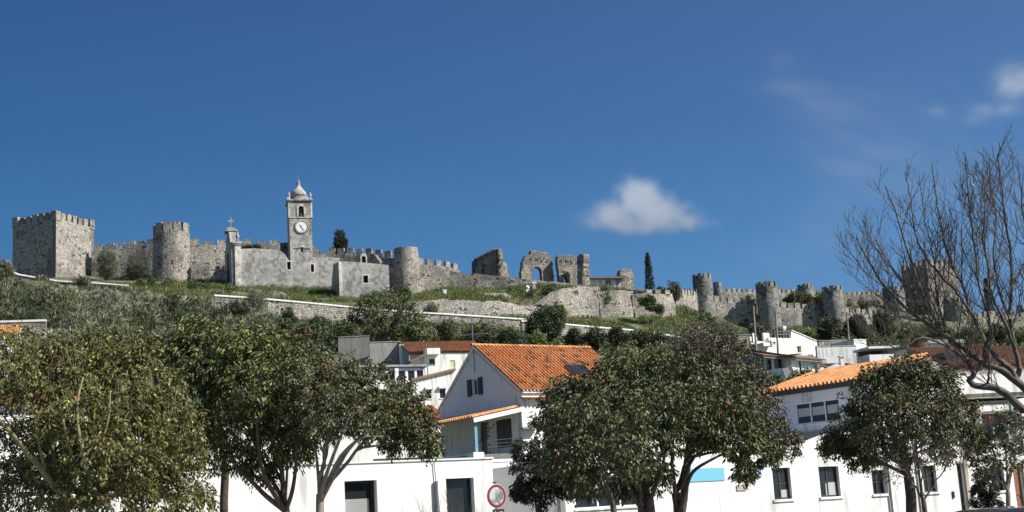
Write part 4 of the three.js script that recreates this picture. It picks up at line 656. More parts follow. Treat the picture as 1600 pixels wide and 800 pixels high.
{ const B = new Front('white_pier', 'short white masonry pier at the end of the pale concrete wall', 'pier', 626, 560, 155.5, .25), h = B.rect(624.5, 540, 632, 560); B.part('pier', slab(h[0], 0, -.6, h[2], h[3], 0), M.white); B.part('cap', slab(h[0] - .06, h[3], -.66, h[2] + .06, h[3] + .12, .06), M.coping); }

// ---------------------------------------------------------------- houses on the slope at the right
{
  const B = new Front('long_shed_house', 'white house with long brown roof and chimneys on the right slope', 'house', 1237, 590, 150, .36), ye = B.f(1240, 557)[1], x1 = B.f(1287, 575)[0], xl = B.f(1191, 548)[0], hs = [B.rect(1248, 564, 1254, 590), B.rect(1268, 561.5, 1270.5, 570), B.rect(1272.5, 565, 1274.5, 573), B.rect(1278, 561, 1280.5, 568)]; hs[0][1] = Math.max(.2, hs[0][1]);
  B.part('wall', [poly([[0, 0], [x1, 0], [x1, ye - .6], [0, ye]], .3, hs), slab(0, 0, -6, x1, ye - .7, -.45)], M.white); hs.forEach((h, k) => k ? windowIn(B.o, h, { depth: .15, cols: 1, fw: .04, sill: 0, frame: M.darkframe }) : B.part('door', slab(h[0], h[1], -.2, h[2], h[3], -.12), M.darkframe));
  const L = x1 - xl + .4; const roof = B.part('roof', box(L, .14, 3.4).rotateX(.24).rotateZ(-.085).translate((xl + x1) / 2, ye + .22, -1.2), mat(T.clay, { c: [.24, .15, .11], bump: .01 })); B.part('gutter', box(L, .12, .14).rotateZ(-.085).translate((xl + x1) / 2, ye - .42, .42), M.metal);
  for (const [px, py] of [[1249, 546]]) { const c = B.f(px, py, -2); B.part('chimney', [box(.3, .6, .3, c[0], c[1], -2), box(.42, .08, .42, c[0], c[1] + .32, -2)], M.clay4); }
  const p = B.f(1265, 585, .1)[0]; B.part('drainpipe', rod(V(p, 0, .1), V(p, ye - .3, .1), .06), M.whiteframe);
  const G = new Front('porch_house', 'rendered house coloured grey for shade, with a small porch and white post on the right slope', 'house', 1166, 590, 152, -.42), y0 = G.f(1165, 545)[1], y1 = G.f(1234, 556)[1], gx = G.f(1236, 570)[0], dh = [G.rect(1199.5, 563, 1205.5, 577), G.rect(1215, 561, 1222, 578)];
  G.part('wall', [poly([[-3, 0], [gx, 0], [gx, y1], [0, y0], [-3, y0 + .3]], .3, dh), slab(-3, 0, -4, gx, y1 - .4, -.5)], M.greywall); for (const h of dh) G.part('door', slab(h[0], h[1], -.25, h[2], h[3], -.18), M.shutter);  // wall coloured grey to paint in the shade on this side
  const pa = G.f(1192, 556, .05), pb = G.f(1211, 556, .05); G.part('white_panel', slab(pa[0], G.f(1195, 576)[1], .002, G.f(1198.5, 570)[0], pa[1] - .2, .05), M.coping);  // thin white slab set on the grey wall
  G.part('roof', box(gx + 3.8, .16, 5.2).rotateZ(Math.atan2(y1 - y0, gx)).translate(gx / 2 - 1.2, (y0 + y1) / 2 + .25, -1.6), M.slate);
  const po = G.f(1208.5, 578, 1.2); G.part('post', slab(po[0] - .12, 0, 1.1, po[0] + .12, y1 - .1, 1.3), M.whiteframe); G.part('porch_step', slab(po[0] - .3, 0, .05, po[0] + 2.2, po[1] + .1, 1.4), M.white); G.part('porch_roof', box(4.2, .12, 1.9).rotateX(.12).translate(po[0] + .9, y1 + .02, .75), M.slate);
  const Wl = new Front('rubble_wall', 'pale rubble garden wall in front of the porch house', 'wall', 1180, 596, 146, -.2), wr = Wl.f(1214, 590)[0], wy = Wl.f(1190, 584)[1]; part('wall', local(wallGeo([V(Wl.o.position.x, Wl.o.position.y + wy, Wl.o.position.z), V(Wl.o.position.x + wr * .98, Wl.o.position.y + wy, Wl.o.position.z + .4)], .5, () => Wl.o.position.y - .5, { ruin: .5 }), Wl.o), M.palestone, Wl.o).rotation.y = .2;
  const K = new Front('leaning_slab', 'grey slab leaning against the bank beside the porch steps', 'slab', 1230, 594, 146, .1), ks = K.rect(1226, 579, 1233, 595); K.part('slab', box(.7, ks[3] - ks[1] + .6, .12).rotateZ(.22).rotateX(-.15).translate(ks[0] + .3, (ks[1] + ks[3]) / 2, 0), M.concrete); K.part('foot', box(.9, .2, .4, ks[2] - .2, ks[1] - .1, .1), M.concrete);
}
{
  const B = new Front('stepped_white_house', 'white house with a steeply sloping wall top and roof terrace below the second round tower', 'house', 1186, 556, 172, .6), q = (a, b) => B.f(a, b);
  B.part('wall', [poly([[q(1183, 545)[0], 0], [q(1296, 550)[0], 0], q(1296, 541.5), q(1236.5, 516.5), q(1236, 528.5), q(1201, 527.5), q(1201, 534), q(1183, 533)], .5), slab(q(1183, 545)[0], 0, -5, q(1290, 550)[0], q(1290, 545)[1], -.502)], M.white);
  B.part('coping', (() => { const a = q(1236.5, 516.5), b = q(1296, 541.5), L = Math.hypot(b[0] - a[0], b[1] - a[1]); return box(L, .1, .7).rotateZ(Math.atan2(b[1] - a[1], b[0] - a[0])).translate((a[0] + b[0]) / 2, (a[1] + b[1]) / 2 + .05, -.25); })(), M.coping);
  const hd = [q(1213, 528), q(1235, 528)]; const rails = [rod(V(hd[0][0], hd[0][1] + .9, -.2), V(hd[1][0], hd[1][1] + .9, -.2), .05), rod(V(hd[0][0], hd[0][1] + .5, -.2), V(hd[1][0], hd[1][1] + .5, -.2), .05)]; for (let k = 0; k < 6; k++) rails.push(rod(V(lerp(hd[0][0], hd[1][0], k / 5), hd[0][1], -.2), V(lerp(hd[0][0], hd[1][0], k / 5), hd[0][1] + .95, -.2), .05)); B.part('terrace_rail', rails, M.oldwood);
  B.part('terrace_shelter', [slab(hd[0][0], hd[0][1], -3.2, hd[1][0], hd[0][1] + 1.0, -2), slab(q(1230, 528)[0], hd[0][1], -2.2, q(1236, 520)[0], hd[0][1] + 1.2, -.6)], M.darkframe);
  const tw = B.rect(1186, 518.5, 1206, 528); B.part('terrace_wall', [slab(tw[0], tw[1] - .5, -3, tw[2], tw[3] - .2, -2.7), slab(tw[0], tw[1] - .5, -1.5, tw[0] + .4, tw[3], -1.2), slab(tw[2] - .3, tw[1] - .5, -1.5, tw[2] + .8, tw[3] + .1, -1.2)], M.white);
  const ch = q(1233, 516); B.part('chimney', [box(.4, .8, .4, ch[0], ch[1], -1), box(.55, .3, .55, ch[0], ch[1] + .5, -1)], M.coping);
  const d = B.rect(1205.5, 531.5, 1213.5, 540.5, 1.5); B.part('dormer', [slab(d[0], d[1], -.5, d[2], d[3], 1.5), slab(d[0] - 1.3, d[1], -.5, d[0] - .002, d[3] - .3, 1.3)], M.white); windowIn(B.o, [d[0] + .15, d[1] + .2, d[2] - .15, d[3] - .12], { depth: 0, z: 1.53, cols: 1, fw: .06, sill: 0 });
  const C = new Front('white_block', 'tall plain white block beside the stained plaster wall', 'house', 1338, 570, 167, .5), c = C.rect(1338.5, 531.5, 1357.5, 570); C.part('wall', slab(0, 0, -4, c[2], c[3], 0), M.white); C.part('roof_edge', slab(-.05, c[3], -4.05, c[2] + .05, c[3] + .12, .05), M.coping); for (const [x, y] of [[.6, 1.5], [1.5, 1.7]]) C.part('vent', slab(c[0] + x, c[1] + y, 0, c[0] + x + .35, c[1] + y + .6, .02), M.greywall);
  const D2 = new Front('open_shed', 'low white building with a long dark opening left of the palm', 'shed', 1357, 565, 152, .25), s = D2.rect(1357, 544, 1402, 562), mid = lerp(s[1], s[3], .5); D2.part('wall', [slab(s[0], 0, -3, s[2], mid, 0), slab(s[2] - .4, mid, -3, s[2], s[3] - .1, 0), slab(s[0], mid, -3, s[2], s[3] - .1, -2.6)], M.white); D2.part('roof', slab(s[0] - .2, s[3] - .1, -3.3, s[2] + .3, s[3] + .15, .4), M.coping); D2.part('opening_back', slab(s[0], mid, -2.59, s[2] - .4, s[3] - .12, -2.5), M.brown);  // brown sheet across the back of the opening
  const E = new Front('small_roof_house', 'small house with flat brown roof and white gable above the orange eaves', 'house', 1304, 590, 112, .12), er = E.f(1346, 574)[0], ey = E.f(1300, 577)[1]; E.part('wall', [slab(-.2, 0, -4, er, ey, 0), poly([[-1.2, 0], [1.4, 0], [1.4, ey - .2], [.2, ey + .45], [-1.2, ey - .1]], .3).translate(0, 0, .3)], M.white); const rf = E.part('roof', box(er + 1, .12, 4.2).rotateX(.2).rotateZ(-.03).translate(er / 2 + .3, ey + .35, -1.7), M.brown); tiledRoof(rf, V(.2, ey - .02, .4), V(1, -.03, 0).normalize(), V(0, Math.sin(.2), -Math.cos(.2)), er, 4.2, BROWN, { singles: 0, seed: 71, pu: .25, pv: .45 }); E.part('chimney', [box(.35, .9, .35, 1, ey + .6, -.6), box(.5, .1, .5, 1, ey + 1.1, -.6)], M.white);
}
{ // house with the orange eaves and the wide window
  const B = new Front('orange_roof_house', 'white house with orange tile eaves and a wide three pane window', 'house', 1205, 660, 60, -.925, 2.6), ye = B.f(1205, 615.5)[1], X = 6, zr = -3.7, yr = B.f(1300, 583, zr)[1];
  const wl = B.f(1243, 648)[0], wr = B.f(1312, 640)[0], wb = B.f(1247, 664.5)[1], wt = B.f(1240, 631)[1], h1 = [wl, wb, wr, wt], h2x = B.f(1321, 630)[0], h2 = [h2x, wb, Math.min(h2x + 1.4, X - .2), wt];
  B.part('wall', [poly([[0, 0], [X, 0], [X, ye], [0, ye]], .3, [h1, h2]), slab(0, 0, -3.9, X, ye - .1, -.5)], mat(T.white, { c: [.84, .87, .92] }));  // bluish wall tint paints in the shade on this front
  windowIn(B.o, h1, { depth: .08, cols: 3, fw: .065, sill: .12 }); windowIn(B.o, h2, { depth: .08, cols: 2, fw: .09, sill: .12 });
  const cur = []; for (let k = 0; k < 3; k++) { const w = (wr - wl) / 3; part('curtain', slab(wl + w * k + .1, lerp(wb, wt, .36), -.078, wl + w * (k + 1) - .03, lerp(wb, wt, .74), -.072), M.blind, B.o); }  // pale bands across the panes stand in for a reflection
  const rise = yr - ye, sl = Math.hypot(-zr, rise), ov = .45, roof = B.part('roof', [box(X + .2, .12, sl).rotateX(Math.atan2(rise, -zr)).translate(X / 2, ye + rise / 2 + .02, zr / 2)], M.clay4);
  tiledRoof(roof, V(-.25, ye + .14 - ov * rise / sl, ov), V(1, 0, 0), V(0, rise / sl, zr / sl), X + .3, sl + ov, [M.clay, M.clay3, M.clay, M.clay2], { singles: 290, seed: 61, pu: .23, pv: .38 });
  ridgeTiles(roof, V(-.3, yr + .1, zr), V(X, yr + .1, zr), .13, CLAY);
  B.part('gutter', [slab(-.1, ye - .16, .02, X, ye + .08, .3)], M.darkframe);
  onLeft(B.part('gable', poly([[0, 0], [0, ye], [zr, yr], [zr - .2, 0]].reverse(), .1).translate(0, 0, .1), M.white));
  const s = B.f(1219.5, 650)[0]; B.part('shutter', slab(s - .25, wb + .1, .01, s + .25, wt - .5, .07), M.shutter); B.part('stone_base', slab(-.02, 0, .002, X, wb - .35, .2), M.concrete);
  const c = B.f(1277, 583, -2.6); B.part('flue', [rod(V(c[0], c[1] - .3, -2.6), V(c[0], c[1] + .22, -2.6), .09, 8), rod(V(c[0], c[1] + .24, -2.6), V(c[0], c[1] + .36, -2.6), .14, 8)], M.metal);
}
{ // the white street front at the right
  const B = new Front('white_street_house', 'long white street house with old four pane windows behind the right hand trees', 'house', 1222, 760, 50, .56, 0), o = B.o, X0 = -9.6, X1 = 17, q = (a, b) => B.f(a, b);
  const top = [[X0, 4.4], [q(1180, 690)[0], 4.3], q(1238, 698), q(1292, 678), [q(1292, 678)[0] + 2, q(1292, 678)[1] + .2], [q(1440, 684)[0], q(1440, 684)[1]], [q(1446, 702)[0], q(1446, 702)[1]], [X1, q(1446, 702)[1] - .1]];
  const wins = [[1206, 731.5, 1238.5, 779], [1278.5, 729.5, 1314.5, 775], [1361, 735, 1386, 771], [1440, 728, 1466, 768], [897, 745, 1009, 790], [1546, 727, 1572, 766]].map((h) => B.rect(...h)), doors = [[1494, 724, 1514, 800], [1581, 725, 1606, 800]].map((h) => B.rect(...h)); for (const d of doors) d[1] = .12;
  B.part('wall', [poly([[X0, 0], [X1, 0], ...top.slice().reverse()], .3, [...wins, ...doors]), slab(X0, 0, -6, X1, 3.4, -.5)], M.white);
  wins.forEach((h, k) => { if (k === 4) { windowIn(o, h, { depth: .14, cols: 3, fw: .06, frame: M.whiteframe }); return; } const w = windowIn(o, h, { depth: .16, cols: 2, rows: 2, fw: .055, frame: M.darkframe, sill: .09 }), mx = (h[0] + h[2]) / 2, my = (h[1] + h[3]) / 2; if (k < 2) { part('curtain', slab(mx + .04, h[1] + .06, -.158, h[2] - .07, my - .03 - (k ? 0 : .2), -.152), M.blind, w); if (k) part('curtain', slab(h[0] + .42, h[1] + .06, -.158, mx - .04, my - .06, -.152), M.blind, w); } });
  doors.forEach((d, k) => { const m = B.part('door', [slab(d[0], d[1], -.22, d[2], d[3], -.16), slab(d[0] + .15, d[1] + .2, -.16, d[2] - .15, d[1] + 1, -.14), slab(d[0] + .15, d[1] + 1.2, -.16, d[2] - .15, d[3] - .2, -.14)], k ? M.wood : M.green); part('handle', box(.04, .14, .05, d[2] - .1, d[1] + 1, -.12), M.metal, m); B.part('door_frame', [slab(d[2], 0, -.05, d[2] + .2, d[3] + .1, .05), slab(d[0] - .02, d[3], -.05, d[2], d[3] + .1, .05)], M.cream); });
  const ban = B.rect(1066, 733, 1132, 750.5); B.part('banner', slab(ban[0], ban[1], .01, ban[2], ban[3], .03), mat(null, { c: [.16, .47, .62], r: .6 }));
  const mb = B.rect(1150, 758, 1166, 766); B.part('air_vent', slab(mb[0], mb[1], .005, mb[2], mb[3], .04), M.cream); const lb = B.rect(1487, 768, 1491, 778); B.part('letter_box', slab(lb[0], lb[1], .002, lb[2], lb[3], .05), M.darkmetal);
  for (const [px, m] of [[1389, M.metal], [1437, M.green]]) { const p = q(px, 770)[0]; B.part('drainpipe', rod(V(p, 0, .08), V(p, 4.2, .08), .05, 8), m); }
  // the street plaque
  const P = B.rect(1178, 729, 1189, 746), cv = document.createElement('canvas'); cv.width = 64; cv.height = 96; const x = cv.getContext('2d'); x.fillStyle = '#4d6a9a'; x.fillRect(0, 0, 64, 96); x.fillStyle = '#dfe6f2'; x.fillRect(26, 28, 30, 9); x.fillRect(22, 46, 9, 14); x.fillRect(34, 46, 8, 14); x.fillRect(45, 46, 11, 14); x.fillRect(36, 72, 20, 13);
  const ct = new THREE.CanvasTexture(cv); ct.colorSpace = THREE.SRGBColorSpace; const pg = new THREE.PlaneGeometry(P[2] - P[0], P[3] - P[1]); pg.userData.uvDone = true;
  const T2 = thing('street_plaque', 'small blue plaque with white lettering on the white street house', 'plaque', V(0, 0, 0).copy(o.localToWorld(V((P[0] + P[2]) / 2, (P[1] + P[3]) / 2, 0))), .56); part('plate', box(P[2] - P[0], P[3] - P[1], .03, 0, 0, .02), mat(null, { c: [.09, .16, .33] }), T2); part('lettering', pg.translate(0, 0, .037), new THREE.MeshStandardMaterial({ map: ct, roughness: .4 }), T2);
}
{ // the storeyed white building at the right edge
  const B = new Front('terraced_building', 'white building with stacked balcony bands under a brown tile roof at the right edge', 'building', 1470, 700, 63, .22, 0), o = B.o, X = 13, y = (py, px = 1540) => B.f(px, py)[1];
  const wd = B.rect(1533, 647, 1578, 687); B.part('wall', [poly([[-2, 0], [X, 0], [X, y(583)], [-2, y(583)]], .4, [wd]), slab(-2, 0, -8, X, y(585), -.6)], M.white);
  B.part('balcony', [slab(-.5, y(617), .002, X, y(588), 1.0)], M.white); B.part('cream_band', [slab(-1, y(587), .003, X, y(578), .35), slab(1, y(624), .001, X, y(617.2), .9), slab(1, y(634), .001, X, y(628), .5)], M.cream); B.part('dark_gap_strip', slab(1, y(628), .002, X, y(624), .06), M.dark);  // near-black strip stands in for the shaded gap between balcony bands
  B.part('lower_balcony', slab(.6, y(644), .002, X, y(634.1), .7), M.white); B.part('awning_box', slab(wd[0] - .1, wd[3] + .02, .003, wd[2] + .2, wd[3] + .3, .3), M.cream);
  const w = windowIn(o, wd, { depth: .2, cols: 2, fw: .1, sill: .1 }); part('blind', slab(wd[0] + .02, lerp(wd[1], wd[3], .55), -.16, wd[2] - .02, wd[3], -.1), M.burgundy, w);
  const ye = y(577), zr = -4.6, yr = B.f(1460, 549, zr)[1], rise = yr - ye, sl = Math.hypot(-zr, rise), hip = 7.5, roof = B.part('roof', new THREE.ExtrudeGeometry(new THREE.Shape([[1.2, 0], [X + .4, 0], [X - hip + .4, sl], [1.2, sl]].map((a) => new THREE.Vector2(...a))), { depth: .1, bevelEnabled: false }).translate(0, 0, -.1).rotateX(-Math.atan2(-zr, rise)).translate(0, ye + .05, .4), M.brown);
  tiledRoof(roof, V(1.1, ye + .07, .45), V(1, 0, 0), V(0, rise / sl, zr / sl), X - .8, sl, [M.brown2, M.clay4, M.brown2, M.brown], { singles: 0, seed: 81, pu: .25, pv: .42, clip: (u, v) => u < X - .8 - hip * v / sl });
  const c = B.f(1490, 575, -1.2), cc = B.part('chimney', [box(1.1, 1.4, .9, c[0], c[1] - .2, -1.2)], M.greywall); part('chimney_cap', box(1.5, .22, 1.2, c[0], c[1] + .6, -1.2), M.darkmetal, cc);
  const W = new Front('hidden_white_house', 'sliver of white house with grey windows above the brown tile roof', 'house', 1452, 560, 92, .35), a = W.rect(1450, 537.5, 1499, 560); W.part('wall', slab(a[0], 0, -4, a[2], a[3], 0), M.white); W.part('roof', slab(a[0] - .3, a[3], -4.3, a[2] + .3, a[3] + .25, .4), M.concrete); for (const [p0, p1] of [[1463, 1471], [1487, 1494]]) { const h = W.rect(p0, 540, p1, 549); windowIn(W.o, h, { depth: 0, z: .04, cols: 1, fw: .07, sill: 0 }); }
  const S = new Front('corner_board', 'slanted pale board hanging at the right edge of the photo', 'board', 1578, 690, 36, .25, 0), s = (a, b) => S.f(a, b), Q = [s(1577.5, 626), s(1588.5, 692), s(1612, 640), s(1608, 620)]; S.part('board', poly([Q[0], Q[1], Q[2], Q[3]], .08), M.white); S.part('edge', rod(V(Q[0][0], Q[0][1], 0), V(Q[1][0], Q[1][1], 0), .03), M.bluepost); S.part('post', rod(V(Q[2][0] + .05, 0, -.05), V(Q[3][0] + .05, Q[3][1] + .3, -.05), .05), M.metal);
}
{ // roof and wall at the left edge
  const B = new Front('edge_house', 'house with bright orange roof at the left edge above the trees', 'house', -20, 520, 158, .3), r = B.f(31, 519), a = B.f(-20, 500); const ey = B.f(10, 521)[1], er = B.f(30, 520)[0];
  B.part('wall', slab(-6, 0, -5, er, ey, 0), M.white); const roof = B.part('roof', box(er + 6.4, .12, 4).rotateX(.38).translate(er / 2 - 3, ey + .6, -1.4), M.clay2); tiledRoof(roof, V(-6, ey - .05, .5), V(1, 0, 0), V(0, Math.sin(.38), -Math.cos(.38)), er + 6.2, 4, [M.clay, M.clay2, M.clay3], { singles: 0, seed: 91, pu: .25, pv: .45 });
  const W = new Front('garden_wall', 'white topped rubble garden wall above the orange roof at the left edge', 'wall', -20, 510, 163, .2), b = W.f(72, 509), c = W.f(-20, 501); W.part('wall', slab(-3, 0, -.4, b[0], c[1] - .3, 0), M.palestone); W.part('coping', slab(-3, c[1] - .3, -.5, b[0], c[1] - .05, .1), M.coping);
}

// ---------------------------------------------------------------- plants on the hill
const SPRAY = { round: sprayGeo(11, .55, .24, .12, 3), fine: sprayGeo(14, .6, .17, .06, 4), wisp: sprayGeo(9, .45, .75, .07, 5, 1), big: sprayGeo(9, .7, .36, .17, 6), needle: sprayGeo(14, .4, .22, .05, 7, 1), grass: sprayGeo(8, .45, .55, .045, 8, 1) };
const LM = { far: leafMat({ r: .65 }), near: leafMat({ r: .55 }), grass: leafMat({ r: .8 }) };
const GREEN = { olive: [.13, .145, .085], dark: [.045, .064, .024], mid: [.085, .115, .034], bright: [.15, .19, .04], yellow: [.19, .20, .045], grey: [.145, .155, .11], cypress: [.026, .038, .017], hedge: [.085, .115, .028], dry: [.15, .125, .075], brown: [.115, .092, .050] };
function lobesLeaves(L, lobes, dens, spray, col, r, o = {}) {
  for (const [c, R, sq = .85] of lobes) {
    const n = Math.round(dens * R * R), tint = .75 + .5 * r();
    for (let k = 0; k < n; k++) {
      const d = ballPoint(r).normalize(), q = R * (.52 + .52 * Math.pow(r(), .6)), p = V(c.x + d.x * q, c.y + d.y * q * sq, c.z + d.z * q), m = n3(p.x * 1.1, p.y * 1.1, p.z * 1.1);
      if (m < (o.gap ?? .30)) continue;
      const s = (.7 + .6 * r()) * (o.size ?? 1), t = tint * (.65 + .7 * r()), yl = r() < (o.tips ?? .12) ? 1.5 : 1;
      L.add(p, o.up ? V((r() - .5) * .7 + d.x * .3, 1, (r() - .5) * .7 + d.z * .3) : d.clone().multiplyScalar(.6).add(V(r() - .5, r() - .2, r() - .5)), r() * 6.28, s, [col[0] * t * yl, col[1] * t * (yl > 1 ? 1.35 : 1), col[2] * t], r);
    }
  }
}
function bush(label, px, pyTop, wpx, D, col, o = {}) {
  const { name = 'bush', cat = 'bush', kind = 'round', dens = 62, trunk = .16, group, seed = Math.round(px * 7 + D) } = o, r = rng(seed), b = at(px, 560, D), gy = ground(b.x, b.z), top = at(px, pyTop, D), x = top.x; b.x = x;
  const w = wpx * D / F, h = Math.max(1.0, top.y - gy), t = thing(name, label, cat, V(x, gy - .2, b.z), 0, group), L = new Leaves(SPRAY[kind], LM.far), lobes = [], y0 = gy + h * trunk, hh = h * (1 - trunk), n = o.lobes ?? Math.max(5, Math.round(6 + w * h / 8));
  for (let k = 0; k < n; k++) { const d = ballPoint(r, .25), R = Math.min(w, hh) * (.20 + .14 * r()); lobes.push([V(x + d.x * (w / 2 - R), Math.min(gy + h - R * .8, y0 + hh / 2 + d.y * (hh / 2 - R * .85)), b.z + d.z * (w * .45 - R * .7)), R]); }
  lobes.push([V(x, gy + h - Math.min(w, hh) * .24, b.z), Math.min(w, hh) * .27], [V(x, y0 + hh * .4, b.z), Math.min(w, hh) * .38]);
  lobesLeaves(L, lobes, dens, SPRAY[kind], col, r, o); L.put('foliage', t);
  const T = new Tubes(), f = V(x, y0 - h * trunk * .3, b.z); T.add([V(x, gy - .4, b.z), f], [.09 + w * .018, .06 + w * .014], 6, t.position); for (const [c] of lobes) T.add(curve(f, c, 4, .12, r), ramp(5, .05 + w * .009, .02), 4, t.position); part('stem', T.geo(), M.darkbark, t);
  return t;
}
const O = GREEN;
// beside the walls
for (const [px, py, w, l] of [[6, 407, 34, 'wispy bush before the upper end of the curving path wall'], [66, 431, 30, 'wispy bush half hiding the curving path wall below the left face of the keep'], [128, 433, 34, 'wispy bush half hiding the path wall below the right face of the keep']]) bush(l, px, py, w, 218, [.17, .18, .11], { kind: 'wisp', trunk: 0, dens: 50, up: 1 });
bush('round olive tree at the right foot of the square keep', 167, 391, 54, 238, O.olive, { kind: 'fine', dens: 62, trunk: .02 });
bush('smaller olive tree in the shade left of the broad round tower', 214, 396, 40, 240, [.09, .10, .062], { kind: 'fine', dens: 62, trunk: .02 });
bush('dark round tree rising behind the wall between clock tower and plain tower', 530, 359, 31, 262, O.cypress, { name: 'tree', cat: 'tree', kind: 'needle', trunk: .45, dens: 110 });
for (const [px, w, l] of [[392, 26, 'yellow green weeds growing on top of the wall left of the clock tower']]) { const p = at(px, 391, 248), t = thing('weeds', l, 'weeds', V(p.x, p.y - .6, p.z)), L = new Leaves(SPRAY.grass, LM.far), r = rng(5); for (let k = 0; k < 160; k++) L.add(V(p.x + (r() - .5) * 3.6, p.y - .2 + r() * 1.1 * (1 - Math.abs(r() - .5)), p.z + (r() - .5) * 1.2), V(r() - .5, 1, r() - .5), r() * 6, 1 + r() * .5, [.12, .13, .04], r); L.put('foliage', t); }
function cypress(label, px, pyTop, pyBase, wpx, D) {
  const b = at(px, pyBase, D), top = at(px, pyTop, D), h = top.y - b.y + 1.5, R = wpx / 2 * D / F, r = rng(px), t = thing('cypress', label, 'cypress', V(b.x, b.y - 1.5, b.z)), L = new Leaves(SPRAY.needle, LM.far), n = Math.round(240 * R * h / 3);
  for (let k = 0; k < n; k++) { const v = Math.pow(r(), .85), a = r() * 6.28, prof = Math.min(1, v * 6 + .35) * Math.pow(1 - v, .62) * 1.25, q = R * Math.min(1, prof) * (.6 + .45 * r()) * (.8 + .4 * n3(a * 1.3, v * 9, px)), tt = .6 + .8 * r(); L.add(V(b.x + Math.cos(a) * q, b.y - 1.2 + v * (h - .5), b.z + Math.sin(a) * q), V(Math.cos(a) * .25, 1, Math.sin(a) * .25), r() * 6.28, .8 + .5 * r(), O.cypress.map((c) => c * tt), r); }
  L.put('foliage', t); const T = new Tubes(); T.add([V(0, -.5, 0), V(0, h * .5, 0), V(0, h * .93, 0)], [.28, .16, .04], 6); part('trunk', T.geo(), M.darkbark, t);
}
cypress('tall slim cypress standing alone on the skyline right of the palace ruins', 1016, 394, 454, 14.5, 245);
cypress('tiny slim cypress against the stepped rubble wall of the palace', 779.5, 389, 432, 5.5, 247);
cypress('cypress on the skyline right of the small tower under the great square tower', 1547, 434, 492, 15, 306);
cypress('dark cypress cut by the right edge of the photo behind the end wall', 1597, 476, 505, 20, 308);

// scrub too dense to count, as masses
function scrub(name, label, seed, count, px0, px1, depth, limit, kind, cols, hmax) {
  const r = rng(seed), L = new Leaves(SPRAY[kind], LM.far), lim = (px) => { let k = 0; while (k < limit.length - 2 && px > limit[k + 1][0]) k++; return lerp(limit[k][1], limit[k + 1][1], clamp((px - limit[k][0]) / (limit[k + 1][0] - limit[k][0]), 0, 1)); };
  for (let i = 0; i < count; i++) {
    const px = px0 + r() * (px1 - px0), [d0, d1] = depth(px), D = d0 + r() * (d1 - d0), g = at(px, 480, D), gy = ground(g.x, g.z), cap = at(px, lim(px) + r() * 7, D).y - gy; if (cap < .6) continue; const h = Math.min(cap, 1.2 + hmax * r() * r()), w = .9 + 1.4 * r(), q = r(), col = cols[Math.floor(clamp(n3(g.x * .12, seed, g.z * .12) * 1.3 - .15 + .35 * (q - .5), 0, .999) * cols.length)];
    const up = kind === 'wisp', n = Math.round((up ? 34 : 22) * w * Math.sqrt(h)), T = .75 + .5 * r(); for (let k = 0; k < n; k++) { const a = r() * 6.28, v = r(), rad = w * Math.sqrt(r()) * (up ? .55 + .45 * Math.sin(v * 2.6) : Math.sqrt(Math.max(.05, 1 - (2 * v - 1) ** 2 * .85))), t = T * (.6 + .8 * r()); L.add(V(g.x + Math.cos(a) * rad, gy + v * h * (up ? 1 - .35 * rad / w : 1), g.z + Math.sin(a) * rad), V(Math.cos(a) * .45 * rad / w + (r() - .5) * .5, up ? 1 : r() - .3, Math.sin(a) * .45 * rad / w + (r() - .5) * .5), r() * 6.28, .6 + .8 * r(), col.map((c) => c * t), r); }
  }
  tag(L.put(name, scene), label, name.replace(/_/g, ' '));
}
scrub('scrub', 'grey-green willowy scrub covering the slope below the square keep', 77, 380, -60, 420, (px) => [164, px < 335 ? 220 : 190], [[-80, 421], [0, 428], [40, 436], [95, 446], [150, 449], [215, 451], [300, 462], [345, 470], [400, 488], [480, 505]], 'wisp', [[.045, .064, .024], [.095, .115, .05], [.165, .18, .10], [.22, .23, .145], [.28, .285, .19]], 4.4);
scrub('undergrowth', 'dark green undergrowth between the path wall and the upper houses', 78, 210, 420, 1090, (px) => [px < 790 ? 164 : 150, 187], [[400, 492], [540, 500], [660, 507], [822, 518], [935, 530], [1090, 542]], 'round', [[.05, .07, .026], [.08, .105, .034], [.115, .14, .05], [.14, .155, .075]], 3.6);
scrub('hillside_brush', 'mixed olive and brown brush on the slope below the right arm of the walls', 79, 330, 1060, 1640, (px) => [px > 1160 && px < 1345 ? 181 : 168, 262], [[1050, 500], [1110, 505], [1205, 524], [1350, 524], [1640, 520]], 'round', [[.06, .082, .03], [.105, .128, .042], [.15, .14, .07], [.13, .16, .05]], 2.6);
{ // grass and weeds on the banks
  const r = rng(99), L = new Leaves(SPRAY.grass, LM.grass);
  for (let i = 0; i < 100000; i++) { const px = 150 + r() * 1250, D = 172 + r() * 100, p = at(px, 470, D), y = ground(p.x, p.z), m = fbm3(p.x * .11, 1, p.z * .11, 3); if (m < .34 + .1 * r()) continue; const t = .6 + .8 * r(), b = n3(p.x * .3, 2, p.z * .3); L.add(V(p.x, y - .05, p.z), V((r() - .5) * .6, 1, (r() - .5) * .6), r() * 6.28, .6 + 1.0 * r() * (b > .6 ? 1.4 : .9), [lerp(.085, .15, b) * t, lerp(.125, .155, b) * t, lerp(.025, .05, b) * t], r); }
  tag(L.put('grass', scene), 'green grass and weeds on the terraces under the castle', 'grass');
}
bush('long low dark green hedge below the broad round tower, its left part', 236, 433, 76, 226, [.048, .068, .02], { name: 'hedge', cat: 'hedge', trunk: 0, dens: 70 });
bush('low green hedge in front of the church gable', 300, 439, 86, 224, [.048, .068, .02], { name: 'hedge', cat: 'hedge', trunk: 0, dens: 70 });
bush('yellowish green end of the low hedge under the church flank', 356, 445, 56, 222, [.085, .11, .03], { name: 'hedge', cat: 'hedge', trunk: 0, dens: 60 });
